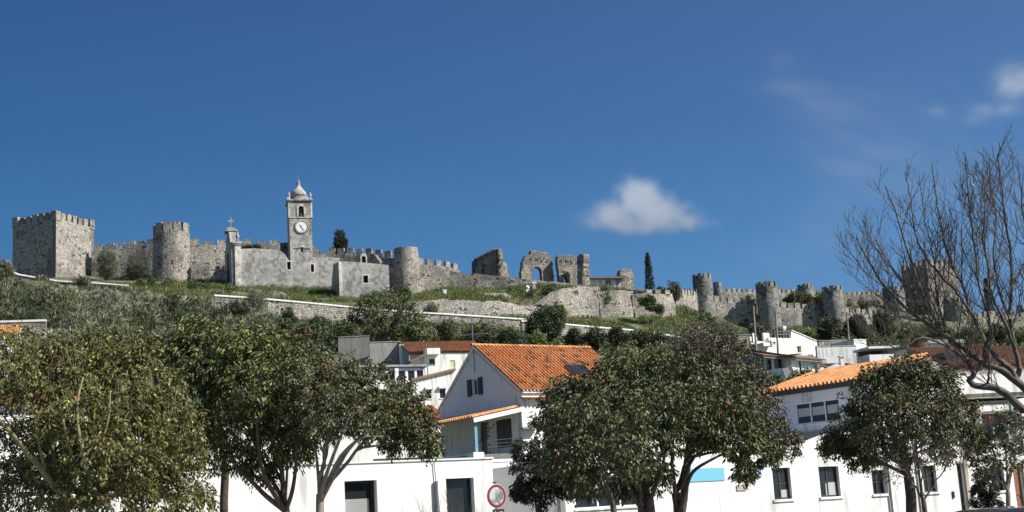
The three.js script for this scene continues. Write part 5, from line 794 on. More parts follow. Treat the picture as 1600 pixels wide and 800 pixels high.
for (const [px, py, w, D, c, k, l] of [
  [28, 447, 62, 204, [.085, .10, .05], 'fine', 'olive tree on the left slope nearest the curving path wall, beside the left edge'],
  [96, 458, 56, 199, [.075, .095, .045], 'fine', 'dark olive tree on the left slope straight below the near corner of the keep'],
  [152, 466, 50, 192, [.10, .115, .06], 'fine', 'olive tree on the left slope below the right end of the curving path wall'],
  [208, 460, 46, 203, [.07, .088, .04], 'fine', 'dark rounded bush on the left slope below the broad round tower'],
  [262, 470, 52, 190, [.095, .11, .055], 'fine', 'olive tree on the left slope above the second street tree'],
  [318, 473, 44, 186, [.08, .10, .045], 'fine', 'rounded dark bush at the left end of the long path wall'],
  [55, 480, 56, 178, [.07, .09, .04], 'fine', 'dark bush above the white topped garden wall at the left edge'],
  [400, 451, 46, 189, O.grey, 'fine', 'round silvery olive bush standing in front of the white-topped path wall'],
  [448, 481, 34, 178, O.dark, 'round', 'small dark bush below the path wall right of the silvery olive'],
  [375, 470, 50, 180, [.09, .10, .05], 'wisp', 'wispy grey-green bush left of the silvery olive'],
  [498, 495, 52, 168, [.075, .095, .035], 'round', 'leafy green bush below the path wall left of the spreading tree'],
  [540, 502, 46, 166, O.mid, 'round', 'dense green bush at the left foot of the spreading tree'],
  [470, 508, 50, 164, O.brown, 'round', 'brownish bush just above the dense street trees at the left'],
  [655, 498, 54, 166, O.mid, 'round', 'mid green bush at the right foot of the spreading tree'],
  [700, 500, 60, 166, [.055, .07, .024], 'round', 'dark green bush right of the spreading tree above the brown tile roof'],
  [752, 502, 62, 166, [.06, .078, .026], 'round', 'broad dark bush behind the roof aerial'],
  [795, 512, 44, 164, O.dark, 'round', 'dark shrub just left of the round dark tree'],
  [676, 472, 20, 206, O.grey, 'fine', 'small greyish shrub on the low terrace wall'],
  [838, 519, 34, 158, O.bright, 'round', 'bright green bush in front of the round dark tree'],
  [1072, 482, 46, 243, [.10, .13, .028], 'round', 'bright green shrub at the foot of the first round tower'],
  [1105, 488, 40, 240, [.085, .115, .03], 'round', 'green shrub right of the first round tower foot'],
  [1136, 497, 52, 226, O.olive, 'fine', 'olive coloured bush under the wall right of the first round tower'],
  [1178, 505, 46, 214, [.09, .09, .04], 'round', 'yellowish shrub between the two poles'],
  [1215, 512, 40, 226, [.08, .085, .035], 'round', 'shrub at the foot of the second round tower'],
  [1262, 513, 34, 222, O.bright, 'round', 'bright green shrub beyond the sloping white wall top'],
  [1295, 495, 50, 205, O.dark, 'round', 'dark bushy tree under the third round tower, its left half'],
  [1338, 492, 56, 205, [.042, .056, .022], 'round', 'dark bushy tree right of the third round tower'],
  [1378, 480, 40, 214, O.dark, 'round', 'dark conical bush left of the dark round tower'],
  [1420, 505, 60, 190, O.mid, 'round', 'green bush behind the palm tree'],
  [1466, 503, 56, 205, [.07, .075, .035], 'round', 'brown green bush below the small tower under the great tower'],
  [1508, 512, 60, 190, O.mid, 'round', 'green bush behind the thick bare limbs'],
  [1556, 505, 64, 190, [.05, .065, .025], 'round', 'dark green bush under the right end wall of the castle'],
  [1600, 510, 60, 180, O.mid, 'round', 'green bush at the right edge of the photo under the wall'],
  [1540, 540, 60, 130, [.075, .095, .03], 'round', 'fresh green bush above the brown roof of the terraced building'],
  [1590, 536, 60, 132, O.mid, 'round', 'dark green bush above the right end of the brown roof'],
  [1238, 455, 42, 284, [.10, .10, .04], 'round', 'small yellow green shrub between the upper and lower walls, leftmost of three'],
  [1258, 458, 40, 286, [.085, .09, .035], 'round', 'small shrub below the small round tower of the upper wall'],
  [1282, 455, 36, 286, O.hedge, 'round', 'green shrub just left of the third round tower top'],
  [1168, 462, 36, 288, [.10, .11, .045], 'round', 'low shrub between the two walls near the second round tower'],
  [1345, 466, 64, 290, [.12, .12, .05], 'round', 'yellow green shrub on the slope right of the third round tower top'],
  [1432, 470, 36, 288, O.mid, 'round', 'green shrub at the foot of the great square tower'],
  [828, 452, 34, 228, [.075, .105, .03], 'round', 'green shrub above the terrace left of the bulging retaining wall'],
  [858, 444, 30, 229, O.hedge, 'round', 'shrub between the arch ruin and the bulging retaining wall'],
  [872, 472, 40, 212, [.08, .11, .03], 'round', 'green shrub at the left foot of the bulging retaining wall'],
  [802, 446, 26, 232, [.09, .12, .03], 'round', 'small green shrub on the bank below the stepped palace wall'],
  [946, 444, 20, 226, O.bright, 'round', 'bright vine hanging in the gap between the two retaining walls'],
  [1032, 449, 24, 238, [.06, .07, .03], 'round', 'dark shrub on the wall top right of the cypress'],
  [1052, 441, 22, 247, O.brown, 'wisp', 'brown twiggy shrub on the wall top left of the first round tower'],
  [630, 448, 40, 226, [.07, .10, .028], 'round', 'green shrub at the foot of the plain round tower'],
  [585, 455, 40, 214, [.09, .12, .035], 'round', 'fresh green shrub below the church wing'],
]) bush(l, px, py, w, D, c, { kind: k, trunk: D > 200 ? .05 : .12, dens: k === 'fine' ? 55 : 60 });
for (const [px, py, l] of [[1003, 471, 'dark caper bush growing from the retaining wall, left one'], [1014, 478, 'broad caper bush growing from the middle of the retaining wall'], [1028, 482, 'caper bush growing from the retaining wall, nearest its right end'], [1015, 468, 'small caper bush high on the retaining wall']]) {
  const p = at(px, py, 224.6), t = thing('wall_bush', l, 'bush', p.clone()), L = new Leaves(SPRAY.round, LM.far), r = rng(px); lobesLeaves(L, [[p.clone().add(V(0, 0, .3)), .75], [p.clone().add(V(.4, -.4, .3)), .6]], 120, SPRAY.round, O.hedge, r, { gap: .1 }); L.put('foliage', t); part('stem', rod(V(0, 0, -.6), V(0, 0, .2), .06), M.darkbark, t);
}

// ---------------------------------------------------------------- broad-leaved trees with limbs, twigs and single leaves
function tree(spec) {
  const { name = 'street_tree', label, base, fork, lobes, dens = 1500, leaf, leafMatl = LM.near, cols, red = .05, bark = M.bark, seed, r0 = .10, twigs = 74, bare = 0, droop = .95, tw = 1, spread = .34, group, chain = .68 } = spec, r = rng(seed), D = base[2];
  const b = at(base[0], 800, D), gy = D > 60 ? ground(b.x, b.z) : .1, B = V(b.x, gy, b.z), Fk = at(fork[0], fork[1], D + (fork[2] ?? 0)), t = thing(name, label, 'tree', V(B.x, B.y - .15, B.z), 0, group), P = t.position;
  { const T = new Tubes(); T.add(curve(V(B.x, B.y - .2, B.z), Fk, 5, .05, r), [r0 * 1.35, r0 * 1.12, r0 * 1.05, r0, r0 * .97, r0 * .95], 9, P); part('trunk', T.geo(), bark, t); }
  const TW = new Tubes(), L = new Leaves(leaf, leafMatl), limbs = [];
  for (const [lx, ly, lr, dD = (r() - .5) * 1.2, den = 1] of lobes) {
    const Dl = D + dD, C = at(lx, ly, Dl), R = lr * 1.1 * Dl / F;
    let S = Fk, rr = r0 * (.40 + .22 * r()); if (limbs.length > 1 && r() < chain) { let bd = 1e9; for (const q of limbs) for (let k = 2; k < 6; k++) { const e = q.path[k].distanceTo(C) + (q.path[k].y > C.y ? 1 : 0); if (e < bd) { bd = e; S = q.path[k]; rr = q.rad[k] * .86; } } }
    const T = new Tubes(), mid = S.clone().lerp(C, .45).add(V(0, S.distanceTo(C) * .10, 0)).add(V((r() - .5) * R * .5, 0, (r() - .5) * R * .5)), path = []; for (let k = 0; k <= 9; k++) { const s = k / 9, p = V(0, 0, 0).addScaledVector(S, (1 - s) ** 2).addScaledVector(mid, 2 * s * (1 - s)).addScaledVector(C, s * s); if (k && k < 9) p.add(V(r() - .5, r() - .5, r() - .5).multiplyScalar(R * .11)); path.push(p); }
    T.add(path, ramp(10, rr, rr * .34, .8), 7, P); limbs.push({ path, rad: ramp(10, rr, rr * .34, .8) });
    const subs = []; for (let k = 0; k < 7; k++) { const s = path[4 + Math.floor(r() * 6)], d = ballPoint(r, .4).multiplyScalar(R * .62), q = curve(s, V(C.x + d.x, C.y + d.y * .8, C.z + d.z), 5, .16, r); T.add(q, ramp(6, rr * .36, rr * .12), 5, P); subs.push(q); }
    part('limb', T.geo(), bark, t);
    const n = Math.round(twigs * (.6 + R));
    for (let k = 0; k < n; k++) {
      const d = ballPoint(r).normalize(), q = R * (.55 + .5 * Math.pow(r(), .7)) * (.82 + .36 * n3(d.x * 2 + lx, d.y * 2, d.z * 2 + ly)), end = V(C.x + d.x * q, C.y + d.y * q * .88, C.z + d.z * q); let best = null, bd = 1e9; for (const sb of subs) for (const p of sb) { const e = p.distanceToSquared(end); if (e < bd) { bd = e; best = p; } }
      const tip = curve(best, end, 4, .14, r, -.05); TW.add(tip, ramp(5, .009 * tw, .0035 * tw), 3, P);
      if (r() < bare * 1) { for (let j = 0; j < 3; j++) { const e = end.clone().add(ballPoint(r).multiplyScalar(.16)).add(V(0, .14, 0)); TW.add([tip[3], e], [.005 * tw, .0025 * tw], 3, P); } if (r() < .8) continue; }
      const m = Math.round(dens / twigs * den * (.6 + .8 * r())), isRed = r() < red * (d.y > -.1 ? 1.5 : .3), tw2 = .75 + .5 * r(), axis = end.clone().sub(tip[2]).normalize();
      for (let j = 0; j < m; j++) {
        const s = r(), seg = s < .55 ? [3, 4] : s < .85 ? [2, 3] : [1, 2], p = tip[seg[0]].clone().lerp(tip[seg[1]], r()).add(ballPoint(r).multiplyScalar(spread * .28)), a = r() * 6.28;
        const dir = axis.clone().multiplyScalar(.45).addScaledVector(d, .35).add(V(Math.cos(a) * .75, -droop + (r() - .5) * .5, Math.sin(a) * .75));
        const c = isRed && r() < .75 ? [.115, .064, .022] : cols[Math.floor(Math.pow(r(), 1.3) * cols.length)], v = tw2 * (.7 + .6 * r());
        L.add(p, dir, r() * 6.28, .55 + .7 * r(), [c[0] * v, c[1] * v, c[2] * v], r);
      }
    }
  }
  for (const [l, ra, rb] of spec.exposed ?? []) { const T = new Tubes(), c = new THREE.CatmullRomCurve3(l.map((q) => at(q[0], q[1], D + (q[2] ?? 0)))).getPoints(16); T.add(c, ramp(17, ra, rb), 7, P); part('limb', T.geo(), bark, t); }
  if (TW.p.length) part('twigs', TW.geo(), spec.twigMat ?? bark, t).userData.kind = 'stuff';
  if (L.l.length) L.put('foliage', t);
  return t;
}
const LEAF = { fine: leafGeo(.072, .036, .3, .25), long: leafGeo(.100, .036, .35, .35), oval: leafGeo(.080, .042, .3, .25), small: leafGeo(.062, .034, .3, .2), tiny: leafGeo(.30, .16, .3, .2) };
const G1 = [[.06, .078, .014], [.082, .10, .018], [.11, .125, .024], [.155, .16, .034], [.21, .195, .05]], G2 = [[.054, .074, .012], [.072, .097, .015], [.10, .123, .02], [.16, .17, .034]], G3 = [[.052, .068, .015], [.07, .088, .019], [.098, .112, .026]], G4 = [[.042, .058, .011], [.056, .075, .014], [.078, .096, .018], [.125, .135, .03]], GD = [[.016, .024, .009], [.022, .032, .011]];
tree({ label: 'leftmost street tree, with lichen yellow limbs and thin reddish foliage', base: [112, 800, 25], fork: [100, 770], seed: 101, leaf: LEAF.oval, cols: G1, red: .16, bark: M.lichen, r0: .12, twigs: 90, dens: 1300, tw: 1.3, bare: .24, twigMat: M.lichen, exposed: [[[[112, 790], [88, 762, -.5], [72, 742, -.9], [40, 704, -1.1], [10, 668, -1.1], [-20, 640, -1]], .075, .03], [[[112, 790], [140, 750, -.8], [134, 728, -1.1], [127, 694, -1.2], [121, 660, -1.25], [122, 620, -1.2], [130, 590, -1]], .055, .016], [[[100, 772], [112, 720, -.9], [106, 688, -1.2], [97, 650, -1.25], [88, 616, -1.1]], .045, .014], [[[134, 728, -1.1], [158, 690, -1.2], [170, 650, -1.25], [172, 610, -1.1]], .03, .01], [[[72, 742, -.9], [60, 690, -1.1], [52, 640, -1.1]], .03, .01]], lobes: [[30, 552, 44, .5], [85, 556, 40, .2], [150, 545, 44, .3], [215, 552, 40, .7], [15, 585, 62, .4], [-20, 650, 70, .5, .7], [75, 590, 64, -.5], [135, 590, 62, .2], [180, 585, 58, .6], [60, 640, 52, -.7, .8], [120, 650, 62, -.8], [190, 640, 64, -.6], [245, 610, 52, .2], [265, 665, 56, -.2], [15, 700, 45, .2, .5], [85, 705, 52, -.5], [150, 705, 60, -.9], [215, 715, 60, -.6], [285, 715, 42, 0], [30, 775, 48, 0, .8], [110, 770, 55, -.5], [180, 775, 60, -.4], [250, 775, 55, 0], [300, 780, 36, .2, .7], [50, 740, 50, .6], [140, 740, 56, .6], [230, 745, 52, .6], [190, 680, 56, .9], [100, 680, 50, .8], [270, 700, 46, .8]] });
tree({ label: 'dense glossy street tree with a dark straight trunk, second from the left', base: [352, 800, 28.5], fork: [352, 738], seed: 102, leaf: LEAF.long, cols: G2, bark: M.darkbark, r0: .09, lobes: [[316, 526, 40, .3], [284, 545, 40, .5], [312, 545, 56, .3], [262, 575, 46, .4], [250, 640, 45, .4, .8], [310, 610, 56, -.6], [285, 680, 42, .2, .7], [345, 665, 44, 0, .8], [330, 575, 48, -.8], [335, 715, 30, .2, .5]] });
tree({ label: 'dense glossy street tree with spreading low limbs, third from the left', base: [446, 800, 27.2], fork: [446, 792], seed: 103, exposed: [[[[446, 798], [416, 775, -.3], [392, 751, -.5], [374, 735, -.5], [358, 712, -.5]], .06, .022], [[[446, 798], [426, 768, -.5], [410, 735, -.8], [404, 700, -.9], [400, 655, -.9]], .055, .02], [[[446, 798], [456, 770, -.3], [462, 730, -.5], [463, 690, -.6], [466, 640, -.5]], .05, .02]], leaf: LEAF.long, cols: G2, bark: M.bark, r0: .08, chain: .3, lobes: [[382, 552, 58, .3], [436, 575, 55, .2], [400, 610, 56, -.7], [455, 640, 52, -.5], [380, 665, 46, -.2, .8], [425, 690, 42, -.4, .8], [370, 715, 30, .2, .6], [405, 738, 26, 0, .5], [462, 700, 36, .2, .7], [350, 590, 46, .2], [415, 545, 44, .5]] });
tree({ label: 'street tree reaching towards the gabled house with pale bending stems, fourth from the left', base: [496, 800, 26.2], fork: [500, 772], seed: 104, exposed: [[[[499, 786], [519, 748, -.3], [545, 702, -.5], [574, 676, -.5], [618, 668, -.3]], .055, .016], [[[499, 786], [510, 742, -.5], [528, 694, -.8], [546, 650, -.8]], .05, .018], [[[510, 756, -.2], [536, 708, -.7], [566, 684, -.8], [600, 682, -.8]], .035, .012]], dens: 2000, leaf: LEAF.fine, cols: G3, red: .14, bark: M.palebark, r0: .085, lobes: [[490, 580, 55, .4], [540, 600, 58, 0], [585, 605, 50, .4], [520, 645, 52, -.6], [575, 648, 48, -.5], [622, 635, 44, 0], [645, 665, 36, .2], [662, 692, 28, 0, .9], [618, 690, 28, .3, .7], [480, 660, 44, .2, .8]] });
tree({ label: 'largest street tree, a broad dark glossy crown right of the gabled house', base: [1006, 800, 27.5], fork: [1012, 775], seed: 105, exposed: [[[[1006, 799], [990, 776, -.3], [976, 745, -.5], [968, 700, -.5]], .06, .025], [[[1012, 799], [1020, 770, -.4], [1034, 735, -.6], [1040, 695, -.5]], .055, .025], [[[1000, 799], [1001, 765, -.4], [996, 730, -.5], [1002, 690, -.4]], .05, .02]], leaf: LEAF.long, cols: G4, bark: M.darkbark, r0: .12, lobes: [[868, 655, 38, .6], [885, 622, 40, .6], [935, 650, 56, .5], [950, 600, 52, .4], [1005, 588, 55, .1], [1060, 595, 58, .2], [905, 635, 46, .2], [970, 640, 58, -.7], [1035, 645, 62, -.9], [1095, 640, 58, -.5], [890, 680, 42, .1, .8], [1000, 700, 56, -.6], [945, 700, 46, -.3, .8], [1020, 745, 36, 0, .7], [975, 755, 32, .2, .6]] });
tree({ label: 'dark glossy street tree with curved stems in front of the pale blue banner', base: [1062, 800, 28], fork: [1056, 770], seed: 106, exposed: [[[[1060, 799], [1070, 770, -.3], [1082, 738, -.5], [1112, 718, -.5], [1150, 700, -.4]], .055, .02], [[[1056, 799], [1054, 760, -.3], [1050, 722, -.5], [1052, 680, -.5]], .055, .025]], leaf: LEAF.long, cols: G4, bark: M.darkbark, r0: .10, lobes: [[1125, 615, 54, .4], [1140, 655, 50, -.4], [1110, 678, 40, -.6], [1160, 694, 40, -.2], [1195, 702, 32, .2, .8], [1165, 738, 18, 0, .6], [1066, 680, 40, .3, .8]] });
tree({ label: 'sparse reddish street tree rising behind the largest one', base: [1046, 800, 33], fork: [1078, 690], seed: 107, leaf: LEAF.small, cols: [[.062, .066, .026], [.078, .076, .032], [.052, .06, .02], [.10, .09, .045]], red: .3, bark: M.bark, r0: .10, twigs: 80, dens: 1700, lobes: [[1100, 545, 44, .3], [1140, 560, 44, 0], [1165, 600, 46, 0], [1060, 560, 36, .4], [1185, 645, 44, -.2], [1205, 680, 36, 0], [1232, 695, 26, 0, .9], [1150, 640, 40, .5]] });
tree({ label: 'half bare twiggy street tree in front of the left side of the largest crown', base: [954, 800, 24.2], fork: [958, 790], seed: 108, leaf: LEAF.oval, cols: G4, bark: M.bark, r0: .06, twigs: 70, dens: 900, bare: .34, tw: .7, twigMat: M.darkbark, lobes: [[880, 665, 46, .2], [925, 650, 50, -.2], [975, 670, 44, 0], [900, 715, 46, -.2], [945, 705, 50, -.3], [870, 715, 34, .1], [985, 725, 36, .2], [915, 755, 32, 0]] });
tree({ label: 'nearly black shaded tree in front of the yard wall right of the road sign', base: [838, 800, 34], fork: [839, 775], seed: 109, leaf: LEAF.oval, cols: GD, bark: M.darkbark, r0: .09, twigs: 60, dens: 1300, lobes: [[825, 705, 28, 0], [848, 720, 32, 0], [830, 740, 33, -.2], [860, 748, 32, 0], [845, 768, 28, 0], [882, 735, 30, .3], [815, 768, 16, 0], [900, 760, 26, .3]] });  // near-black leaf colour paints in the shade around this tree
tree({ label: 'rounded reddish green street tree in front of the wide window house', base: [1418, 800, 30], fork: [1420, 745], seed: 110, leaf: LEAF.small, cols: G3, red: .22, bark: M.darkbark, r0: .12, twigs: 80, dens: 2100, lobes: [[1418, 584, 40, .3], [1372, 598, 36, .3], [1466, 598, 36, .3], [1400, 600, 48, .2], [1440, 605, 48, .2], [1365, 630, 48, .1], [1405, 650, 56, -.8], [1460, 650, 54, -.5], [1495, 645, 40, .2], [1335, 670, 40, .2], [1375, 690, 46, -.5], [1440, 695, 48, -.6], [1490, 690, 42, 0], [1522, 685, 26, .2, .9], [1308, 698, 24, .3], [1345, 715, 26, .1, .8], [1300, 690, 18, .3, .8]] });
tree({ label: 'small tree without leaves in front of the rounded reddish one', base: [1443, 800, 27], fork: [1443, 782], seed: 111, leaf: LEAF.small, cols: G3, bark: M.bark, r0: .05, twigs: 20, dens: 20, bare: .9, tw: .8, lobes: [[1405, 725, 30, 0], [1440, 700, 34, -.2], [1478, 712, 32, 0], [1500, 700, 22, .2], [1390, 745, 20, .1]] });
tree({ label: 'thin small tree with sparse leaves in front of the storeyed building at the right edge', base: [1576, 800, 30], fork: [1575, 768], seed: 112, leaf: LEAF.oval, cols: G3, bark: M.palebark, r0: .055, twigs: 70, dens: 420, bare: .35, lobes: [[1545, 690, 28, .2], [1585, 672, 30, 0], [1572, 712, 34, -.2], [1535, 730, 26, .1], [1608, 705, 34, .1], [1600, 650, 24, .3], [1572, 655, 18, .2]] });
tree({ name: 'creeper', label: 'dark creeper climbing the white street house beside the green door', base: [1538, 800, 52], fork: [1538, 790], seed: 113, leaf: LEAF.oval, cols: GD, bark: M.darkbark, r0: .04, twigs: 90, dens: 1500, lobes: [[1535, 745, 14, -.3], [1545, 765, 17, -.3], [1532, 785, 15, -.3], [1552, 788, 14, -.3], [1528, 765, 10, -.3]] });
// trees part way up the slope
const FG = [[.085, .11, .035], [.11, .135, .04], [.065, .085, .028]];
tree({ name: 'spreading_tree', label: 'spreading tree with open limbs in front of the path wall, above the concrete yard walls', base: [600, 800, 170], fork: [601, 527], seed: 201, leaf: LEAF.tiny, leafMatl: LM.far, cols: FG, red: 0, bark: M.darkbark, r0: .26, twigs: 26, dens: 300, tw: 7, spread: 1.6, lobes: [[560, 490, 18, 1], [575, 475, 20, -1], [605, 468, 20, 1], [632, 480, 20, -1], [650, 500, 15, 0], [590, 492, 16, -2], [620, 500, 16, 2], [545, 505, 13, 0, .8]] });
bush('round dark tree standing beside the path wall above the gabled house', 850, 477, 72, 168, O.dark, { name: 'tree', cat: 'tree', trunk: .1, dens: 75, kind: 'round' });
[[896, 513, 46, 'leftmost small orchard tree above the orange ridge'], [930, 511, 40, 'second small orchard tree from the left above the orange ridge'], [962, 511, 42, 'middle small orchard tree below the path wall'], [996, 515, 44, 'fourth small orchard tree, behind the largest street tree'], [1030, 520, 40, 'rightmost small orchard tree beside the big grey-green tree']].forEach(([px, py, w, l]) => bush(l, px, py, w, 160, [.058, .07, .03], { name: 'orchard_tree', cat: 'orchard tree', trunk: .38, dens: 60 }));
bush('big grey-green tree behind the right side of the largest street tree', 1112, 497, 92, 118, [.095, .10, .062], { name: 'tree', cat: 'tree', kind: 'fine', dens: 80, trunk: .25 });
bush('grey olive tree at the left of the big grey-green tree', 1068, 520, 60, 122, [.085, .09, .055], { name: 'tree', cat: 'tree', kind: 'fine', dens: 70, trunk: .2 });
for (const [px, py, w, D, c, l] of [[1255, 579, 70, 120, O.hedge, 'low green hedge behind the orange eaves of the wide window house'], [1212, 588, 40, 128, [.05, .075, .02], 'small dark green shrub below the leaning slab'], [1241, 576, 11, 144, O.olive, 'cactus-like grey bush against the white wall of the pole house'], [1180, 576, 30, 140, O.olive, 'bush in front of the shaded porch house']]) bush(l, px, py, w, D, c, { trunk: 0, dens: 70 });

// ---------------------------------------------------------------- palm, bare tree, poles, sign, car
{
  const D = 72, b = at(1440, 600, D), c = at(1434, 536, D), gy = ground(b.x, b.z), t = thing('palm_tree', 'palm tree with a shaggy brown trunk in front of the brown tile roof', 'palm', V(c.x, gy - .2, c.z)), h = c.y - gy + .2, r = rng(44);
  const T = new Tubes(), n = 12, pts = [], rad = []; for (let k = 0; k <= n; k++) { pts.push(V((r() - .5) * .06, h * k / n, (r() - .5) * .06)); rad.push((k % 2 ? .30 : .36) + (k > n - 4 ? .16 : 0)); } T.add(pts, rad, 10); part('trunk', T.geo(), mat(T2bark(), { c: [.11, .075, .045], bump: .03 }), t);
  const frond = () => { const g = [], L = 1.9, P = (s) => V(0, Math.sin(s * 1.5) * L * .55 - s * s * s * L * .5, s * L); for (let k = 0; k < 8; k++) g.push(rod(P(k / 8), P((k + 1) / 8), .022 - k * .002, 4)); for (let k = 1; k < 26; k++) for (const s of [-1, 1]) { const q = k / 26, l = leafGeo(.62 * (1 - q * .55), .035, .2, .35); l.rotateZ(-s * (1.25 - q * .6)); l.rotateX(1.15); const p = P(q); l.translate(p.x, p.y, p.z); g.push(l); } const m = merge(g); m.userData.ready = true; return m; };
  const F0 = frond(), fm = [leafMat({ r: .5 }), leafMat({ r: .5 }), leafMat({ r: .6 })]; fm[0].color.setRGB(.075, .095, .035); fm[1].color.setRGB(.11, .12, .05); fm[2].color.setRGB(.13, .095, .055);
  for (let k = 0; k < 34; k++) { const f = part('frond', F0, fm[k > 24 ? 2 : k % 2], t); f.position.set(0, h - (k > 24 ? .35 : 0), 0); f.rotation.order = 'YXZ'; f.rotation.set(k > 24 ? .95 + r() * .4 : -.75 + 1.3 * r(), k * 2.399, 0); f.scale.setScalar(.65 + .3 * r()); }
}
function T2bark() { return T.bark; }
{ // the large bare tree whose trunk stands just outside the right edge
  const D = 18, base = at(1690, 800, D), t = thing('bare_tree', 'large leafless tree with thick grey limbs and fine twigs at the right edge', 'tree', V(base.x, .05, base.z)), P = t.position, r = rng(303), TW = new Tubes();
  const px = (l) => l.map(([a, b, d = 0]) => at(a, b, D + d)), sm = (pts, n) => new THREE.CatmullRomCurve3(pts).getPoints(n), bark = mat(T.bark, { c: [.125, .112, .097], bump: .012 }), twigMat = mat(T.bark, { c: [.14, .118, .098], bump: .002 });
  { const T = new Tubes(); T.add(sm([V(base.x, -.1, base.z), ...px([[1678, 720], [1655, 660], [1630, 630]])], 12), ramp(13, .23, .15), 12, P); part('trunk', T.geo(), bark, t); }
  const limbs = [   // [points in the photograph with depth offsets, radius at start and end, is it thick]
    [[[1630, 632], [1600, 640], [1568, 613], [1550, 605], [1522, 602], [1515, 594], [1521, 584], [1515, 569], [1502, 550], [1480, 526], [1452, 484], [1434, 440, .3], [1418, 390, .4], [1402, 340, .5], [1384, 290, .5]], .088, .008],
    [[[1630, 630], [1592, 598], [1564, 578], [1543, 571], [1522, 557], [1498, 538], [1468, 518, -.2], [1428, 492, -.3], [1396, 462, -.4], [1370, 430, -.4], [1352, 398, -.4], [1338, 368, -.4]], .085, .008],
    [[[1592, 598], [1576, 574], [1558, 560], [1544, 540], [1528, 512, .2], [1514, 482, .3], [1507, 454, .4], [1494, 428, .5], [1478, 390, .6], [1470, 350, .6], [1462, 300, .7], [1456, 258, .7]], .062, .007],
    [[[1588, 594, .1], [1592, 572, .2], [1586, 545, .2], [1579, 505, .2], [1580, 450, .2], [1579, 400, .2], [1572, 350, .2], [1566, 300, .2], [1560, 250, .2], [1562, 222, .2]], .058, .006],
    [[[1640, 610], [1640, 560], [1625, 500], [1612, 450], [1606, 390], [1598, 320], [1590, 260]], .07, .006],
    [[[1498, 538], [1462, 512, .3], [1440, 470, .4], [1410, 440, .6], [1384, 408, .7], [1362, 376, .7], [1350, 345, .7]], .035, .006],
    [[[1541, 571], [1538, 548], [1548, 520, -.3], [1540, 480, -.5], [1528, 440, -.5], [1524, 390, -.6], [1516, 340, -.6], [1512, 285, -.6], [1508, 238, -.6]], .038, .006],
    [[[1586, 545], [1568, 500, -.3], [1550, 460, -.5], [1544, 415, -.5], [1536, 370, -.6], [1540, 320, -.6], [1536, 270, -.6]], .036, .006],
    [[[1514, 484], [1490, 452, -.3], [1470, 430, -.4], [1446, 400, -.5], [1430, 360, -.5], [1424, 318, -.5], [1414, 268, -.5]], .030, .006],
    [[[1515, 569], [1470, 536, -.4], [1440, 528, -.5], [1405, 545, -.6], [1384, 536, -.6], [1360, 520, -.6], [1340, 500, -.6]], .026, .005],
    [[[1580, 450], [1596, 420, .2], [1612, 390, .3], [1620, 340, .3], [1616, 290, .3]], .032, .006],
    [[[1452, 484], [1420, 470, .2], [1385, 450, .3], [1355, 428, .3], [1336, 404, .3], [1322, 384, .3]], .022, .005],
    [[[1578, 500], [1560, 450, .4], [1552, 400, .5], [1556, 340, .6], [1548, 290, .6], [1546, 250, .6]], .028, .005],
    [[[1543, 600], [1546, 575, -.2], [1546, 545, -.3], [1556, 520, -.3], [1570, 470, -.4], [1590, 430, -.4]], .024, .006],
    [[[1480, 526], [1470, 490, -.3], [1462, 450, -.4], [1458, 400, -.4], [1446, 350, -.4], [1440, 300, -.4]], .024, .005],
    [[[1428, 492], [1400, 480, -.5], [1370, 462, -.5], [1345, 440, -.5], [1328, 424, -.5]], .016, .004],
  ];
  let count = 0;
  function side(p, tan, len, rad, level) {                // a branch that leaves at an angle, bends upward and carries smaller ones
    if (count > 9000) return; count++;
    const a = r() * 6.28, X = V(Math.cos(a), .15, Math.sin(a)), dir = tan.clone().multiplyScalar(.8).add(X.addScaledVector(tan, -X.dot(tan)).normalize().multiplyScalar(.62 + .4 * r())).add(V(.02, .26, 0)).normalize(), n = level > 2 ? 3 : level > 1 ? 5 : 8, pts = [p.clone()], d = dir.clone(), q = p.clone();
    for (let k = 1; k <= n; k++) { d.add(V((r() - .5) * .24, .10 + (r() - .5) * .2, (r() - .5) * .24)).normalize(); q.addScaledVector(d, len / n); pts.push(q.clone()); }
    TW.add(pts, ramp(n + 1, rad, Math.max(.0022, rad * .38), .8), level > 2 ? 3 : 5, P);
    if (level < 4) { const m = Math.round(level === 1 ? len * 7 : level === 2 ? len * 6 : 0); for (let k = 0; k < m; k++) { const f = (k + .4 + .6 * r()) / (m + .6) * n, i = Math.min(n, 1 + Math.floor(f)), tt = pts[i].clone().sub(pts[i - 1]).normalize(), pos = pts[i - 1].clone().lerp(pts[i], f % 1); side(pos, tt, level === 1 ? (.22 + .42 * r()) * (1 - .5 * f / n) : level === 2 ? .07 + .15 * r() : .04 + .06 * r(), level === 1 ? Math.max(.0036, rad * .5) : .0034, level + 1); } }
  }
  for (const [l, a, b] of limbs) {
    const pts = sm(px(l), 40).map((p, k) => k && k < 40 ? p.add(V(r() - .5, r() - .5, r() - .5).multiplyScalar(.02)) : p), T = new Tubes(); T.add(pts, ramp(41, a * .74, b, .75), a > .05 ? 10 : 7, P); part('limb', T.geo(), bark, t);
    const len = pts.reduce((s, p, k) => k ? s + p.distanceTo(pts[k - 1]) : 0, 0), n = Math.round(len * 6.2);
    for (let k = 0; k < n; k++) { const f = .12 + .88 * Math.pow(r(), .7), i = Math.min(39, Math.floor(f * 40)), rad = lerp(a, b, Math.pow(f, .75)), tan = pts[i + 1].clone().sub(pts[i]).normalize(); if (rad > .07) continue; side(pts[i], tan, (.38 + .62 * r()) * (f > .75 ? .45 : 1), Math.min(rad * .5, .0095), f > .85 ? 2 : 1); }
  }
  part('twigs', TW.geo(), twigMat, t).userData.kind = 'stuff';
}
